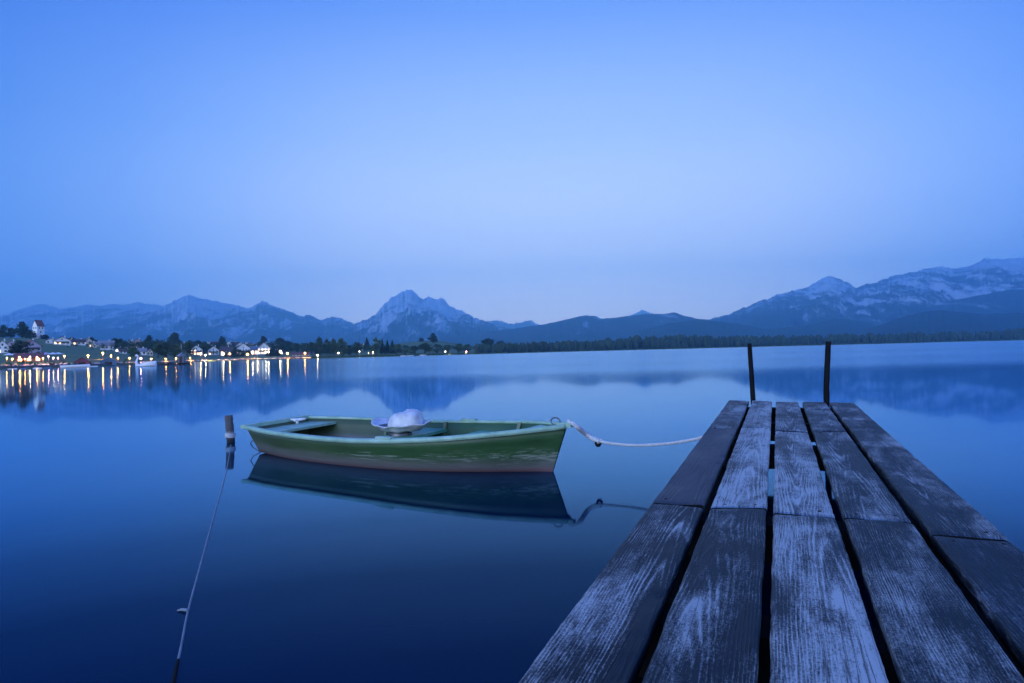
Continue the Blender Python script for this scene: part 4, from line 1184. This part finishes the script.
hk = [(.02, -.36, .20), (-.06, -.36, .13), (-.085, -.35, .115), (-.06, -.33, .06), (.10, -.28, -.02)]
mb = MB(); mb.tube(hk, .006, 6); mb.build("rudder_hook", M_steel, boat)
zb = smooth_ip(1, SZ_)
mb = MB()
mb.tube([(LB-.12 + .055*math.cos(a)*.9, 0, zb+.03 + .035*math.sin(a)) for a in [i/16*2*math.pi for i in range(17)]], .007, 6); mb.build("mooring_ring", M_steel, boat)
mb = MB(); mb.box(LB-.10, LB+.055, -.03, .03, zb-.02, zb+.024); mb.build("stem_head", M_teal, boat)
bpy.context.view_layer.update()
BM = boat.matrix_world.copy()

# white moulded seat shell resting on the middle thwart
t = NT("white_plastic"); n = t.noise(t.coord(), 9, 5, .6)
t.base(t.ramp(n, [(.3, (.40,.40,.41)), (.62, (.68,.68,.69))])); t.set(Roughness=.4); M_wp = t.m
t = NT("dark_hollow_shade"); t.base((.045,.05,.065)); t.set(Roughness=.6); M_hollow = t.m
def crumple(v, a, f, s): return v + Vector((a*mnoise.noise((v.x*f+s, v.y*f, v.z*f)), a*mnoise.noise((v.x*f+s, v.y*f+9, v.z*f)), a*mnoise.noise((v.x*f+s, v.y*f, v.z*f+9))))
sx = LB*.40 + .31
seat = thing("seat_shell", "white moulded seat shell lying folded on the boat's middle thwart", "boat seat")
seat.matrix_world = BM @ Matrix.Translation((sx, .10, .298)) @ Matrix.Rotation(R(8), 4, 'Z')
# lower pan: an oval brim curling up at the ends
rows = []
nn = 40
for rr, zz, cu_ in ((.0, .0, 0), (.70, .0, 0), (.80, .022, .0), (.92, .040, .012), (1.03, .050, .026), (1.12, .058, .040), (1.13, .066, .044), (1.08, .068, .040), (.92, .058, .018), (.7, .052, 0)):
    row = []
    for k_ in range(nn):
        a = 2*math.pi*k_/nn; ca, sa = math.cos(a), math.sin(a)
        lip = cu_*(abs(ca)**2.2)*1.15 + .012*math.sin(3*a)*(rr > .9)
        row.append(crumple(Vector((.315*rr*ca*(1+.05*math.cos(2*a)+.05*math.sin(3*a)), .215*rr*sa*(1+.06*math.cos(3*a)), zz + lip*(.75+.35*(ca < 0)))), .022*rr, 9, 3))
    rows.append(row)
mb = MB(); mb.grid(rows, True, True); mb.build("seat_pan", M_wp, seat)
# folded-down backrest: a soft dome leaning to one side
rows = []
for i in range(11):
    ph = i/10*math.pi/2
    row = []
    for k_ in range(nn):
        a = 2*math.pi*k_/nn; ca, sa = math.cos(a), math.sin(a)
        r1 = math.cos(ph)**.55
        ca = math.copysign(abs(ca)**.8, ca); sa = math.copysign(abs(sa)**.8, sa)
        row.append(Vector((.045 + .195*r1*ca*(1 + .12*ca) + .03*math.sin(ph), .02 + .165*r1*sa, .058 + .165*math.sin(ph)**.9*(1+.10*ca))))
        row[-1] = crumple(crumple(row[-1], .012, 6, 1), .006, 22, 5)
    rows.append(row)
mb = MB(); mb.grid(rows, True, True); mb.build("backrest", M_wp, seat)
mb = MB(); mb.lathe([(.19,.055),(.25,.060),(.22,.064),(.05,.066)], 28, sx=1.08, sy=.82); mb.build("hollow_shade", M_hollow, seat)  # dark disc standing in for the shade of the open hollow
mb = MB(); mb.lathe([(.13,-.055),(.13,-.01),(.08,.01)], 14); mb.build("pedestal", M_steel, seat)

# ------------------------------------------------------------------ ropes
M_rope = NT("weathered_rope"); n = M_rope.noise(M_rope.coord(), 70, 4, .6)
M_rope.base(M_rope.ramp(n, [(.3, (.36,.35,.34)), (.65, (.74,.72,.70))])); M_rope.set(Roughness=.85); M_rope = M_rope.m
def bez(P, n):
    """Catmull-Rom through points"""
    P = [Vector(p) for p in P]; P = [P[0]*2-P[1]] + P + [P[-1]*2-P[-2]]; out = []
    for i in range(1, len(P)-2):
        for k_ in range(n):
            t_ = k_/n; a, b, c, d = P[i-1:i+3]
            out.append(.5*((2*b) + (c-a)*t_ + (2*a-5*b+4*c-d)*t_*t_ + (3*b-a-3*c+d)*t_**3))
    out.append(P[-2]); return out
def strands(mb, path, r, pitch, ns=3, thick=None):
    """three laid strands around a path"""
    s_len = [0.0]
    for i in range(1, len(path)): s_len.append(s_len[-1] + (path[i]-path[i-1]).length)
    for k_ in range(ns):
        pts = []
        for i, p in enumerate(path):
            tn = (path[min(i+1, len(path)-1)] - path[max(i-1, 0)]).normalized()
            a = tn.cross(Vector((0,0,1))).normalized(); b = a.cross(tn)
            q = 2*math.pi*(k_/ns + s_len[i]/pitch); rr = r*.55
            pts.append(p + a*math.cos(q)*rr + b*math.sin(q)*rr)
        mb.tube(pts, r*.55 if thick is None else thick, 6)
bow = BM @ Vector((LB+.01, 0, zb+.03))
D1, D2, D3, D4, D5 = bow.y-.02, 6.42, 6.15, 5.95, 5.75
jend = Jm @ Vector((uL-.02, 0, -.12)); 
pts = [bow, W(577, 427, D1-.05), W(586, 434, D2+.05), W(597, 440.5, D2), W(616, 444, 6.28), W(640, 445.3, D3), W(668, 443.6, 6.02), W(690, 440.3, 5.9), W(702, 437.5, 5.82), W(724, 431.5, 5.7)]
path = bez(pts, 30)
mb = MB(); strands(mb, path, .0135, .07)
rope = tag(mb.build("mooring_rope", M_rope), "pale rope sagging from the rowing boat's bow to the jetty", "rope")
# doubled, wrapped part near the bow and its dark shackle
mb = MB(); strands(mb, [p + Vector((0, .012, .014)) for p in path[:100]], .012, .05); 
mb.tube([path[i] for i in range(28, 96)], [.023]*68, 8, jit=.12); mb.build("rope_splice", M_rope, rope)
sh = path[92]
mb = MB(); mb.tube([sh + Vector((.022*math.cos(a), 0, -.022 + .024*math.sin(a))) for a in [i/12*2*math.pi for i in range(13)]], .011, 6)
mb.box(sh.x-.018, sh.x+.018, sh.y-.018, sh.y+.018, sh.z-.055, sh.z-.03); mb.build("shackle", M_pile, rope)

# wooden mooring stake and the line running from it
pb_ = G(231, 442); pt_ = W(228.6, 415.5, pb_.y-.02)
t = NT("grey_stake_wood"); oc = t.coord(); n = t.noise(t.map(oc, (40, 40, 3)), 1, 5, .65); sp = t.node("ShaderNodeSeparateXYZ"); t.l.new(oc, sp.inputs[0])
c = t.ramp(n, [(.3, (.035,.032,.032)), (.7, (.16,.14,.135))])
bnd = t.ramp(sp.outputs[2], [(.055, (0,0,0)), (.075, (1,1,1)), (.13, (1,1,1)), (.16, (0,0,0))])
c = t.mix(t.math("MULTIPLY", bnd, .6), c, (.42,.40,.36)); wet = t.ramp(sp.outputs[2], [(.03, (1,1,1)), (.06, (0,0,0))])
c = t.mix(wet, c, (.015,.014,.014)); t.base(c); t.set(Roughness=.75); t.bump(n, .5, .006)
stake = tag(link("mooring_stake", None), "short grey wooden stake leaning in the water behind the boat's stern", "mooring stake")
stake.location = (pb_.x, pb_.y, 0)
v = pt_ - pb_; dn = pb_ - v*2.2
loc = lambda q: q - Vector((pb_.x, pb_.y, 0))
mb = MB(); P0, P1 = loc(dn), loc(pt_)
path_ = [P0.lerp(P1, i/24) + Vector((.006*mnoise.noise((i*.4, 1, 0)), .006*mnoise.noise((i*.4, 5, 0)), 0)) for i in range(25)]
mb.tube(path_, [.056*(1+.06*mnoise.noise((i*.7, 9, 0))) for i in range(25)], 10, jit=.05); mb.build("post", t.m, stake)
mb = MB()
for dz in (.075, .095, .113):
    c0 = P0.lerp(P1, (dz - P0.z)/(P1.z-P0.z))
    mb.tube([c0 + Vector((.062*math.cos(a), .062*math.sin(a), .004*math.sin(a*2))) for a in [i/16*2*math.pi for i in range(17)]], .010, 6)
mb.build("rope_wrap", M_rope, stake)
M_line = simple("slack_line_fibre", (.20,.225,.24), .8, .2, 12)
g_ = [G(231, 445), G(226, 473), G(213, 520), G(199, 571), G(188, 612), G(181, 648), G(176.5, 668), G(170, 700), G(150, 800)]
path = [Vector((p.x, p.y, .002)) for p in bez(g_, 24)]
mb = MB(); mb.tube(path[:170], .0052, 6)
line = tag(mb.build("mooring_line", M_line), "thin slack line floating from the stake towards the shore, with one knot", "line")
kp = G(186, 612)
mb = MB(); mb.tube([kp + Vector((-.045,.01,.004)), kp + Vector((-.025,.012,.008)), kp + Vector((0,0,.010)), kp + Vector((.012,-.004,.006))], [.003,.006,.007,.005], 8); mb.build("knot", M_line, line)
mb = MB(); mb.tube([p + Vector((0,0,.004)) for p in path[136:]], [.0055 + .004*min(1, i/40) for i in range(len(path)-136)], 8); mb.build("line_sleeve", M_pile, line)

# ------------------------------------------------------------------ haze
mb = MB(); mb.box(-15500, 15500, -450, 16500, -2.0, 2000)
t = NT("haze_air"); t.n.remove(t.b)
v = t.node("ShaderNodeVolumePrincipled"); v.inputs["Color"].default_value = (.36,.75,1.0,1); v.inputs["Anisotropy"].default_value = .7; v.inputs["Density"].default_value = 1.3e-4
t.l.new(v.outputs[0], t.o.inputs["Volume"])
hz = tag(mb.build("haze", t.m), kind="stuff")
hz["label"] = "thin blue evening haze over the lake and mountains"; hz["category"] = "haze"
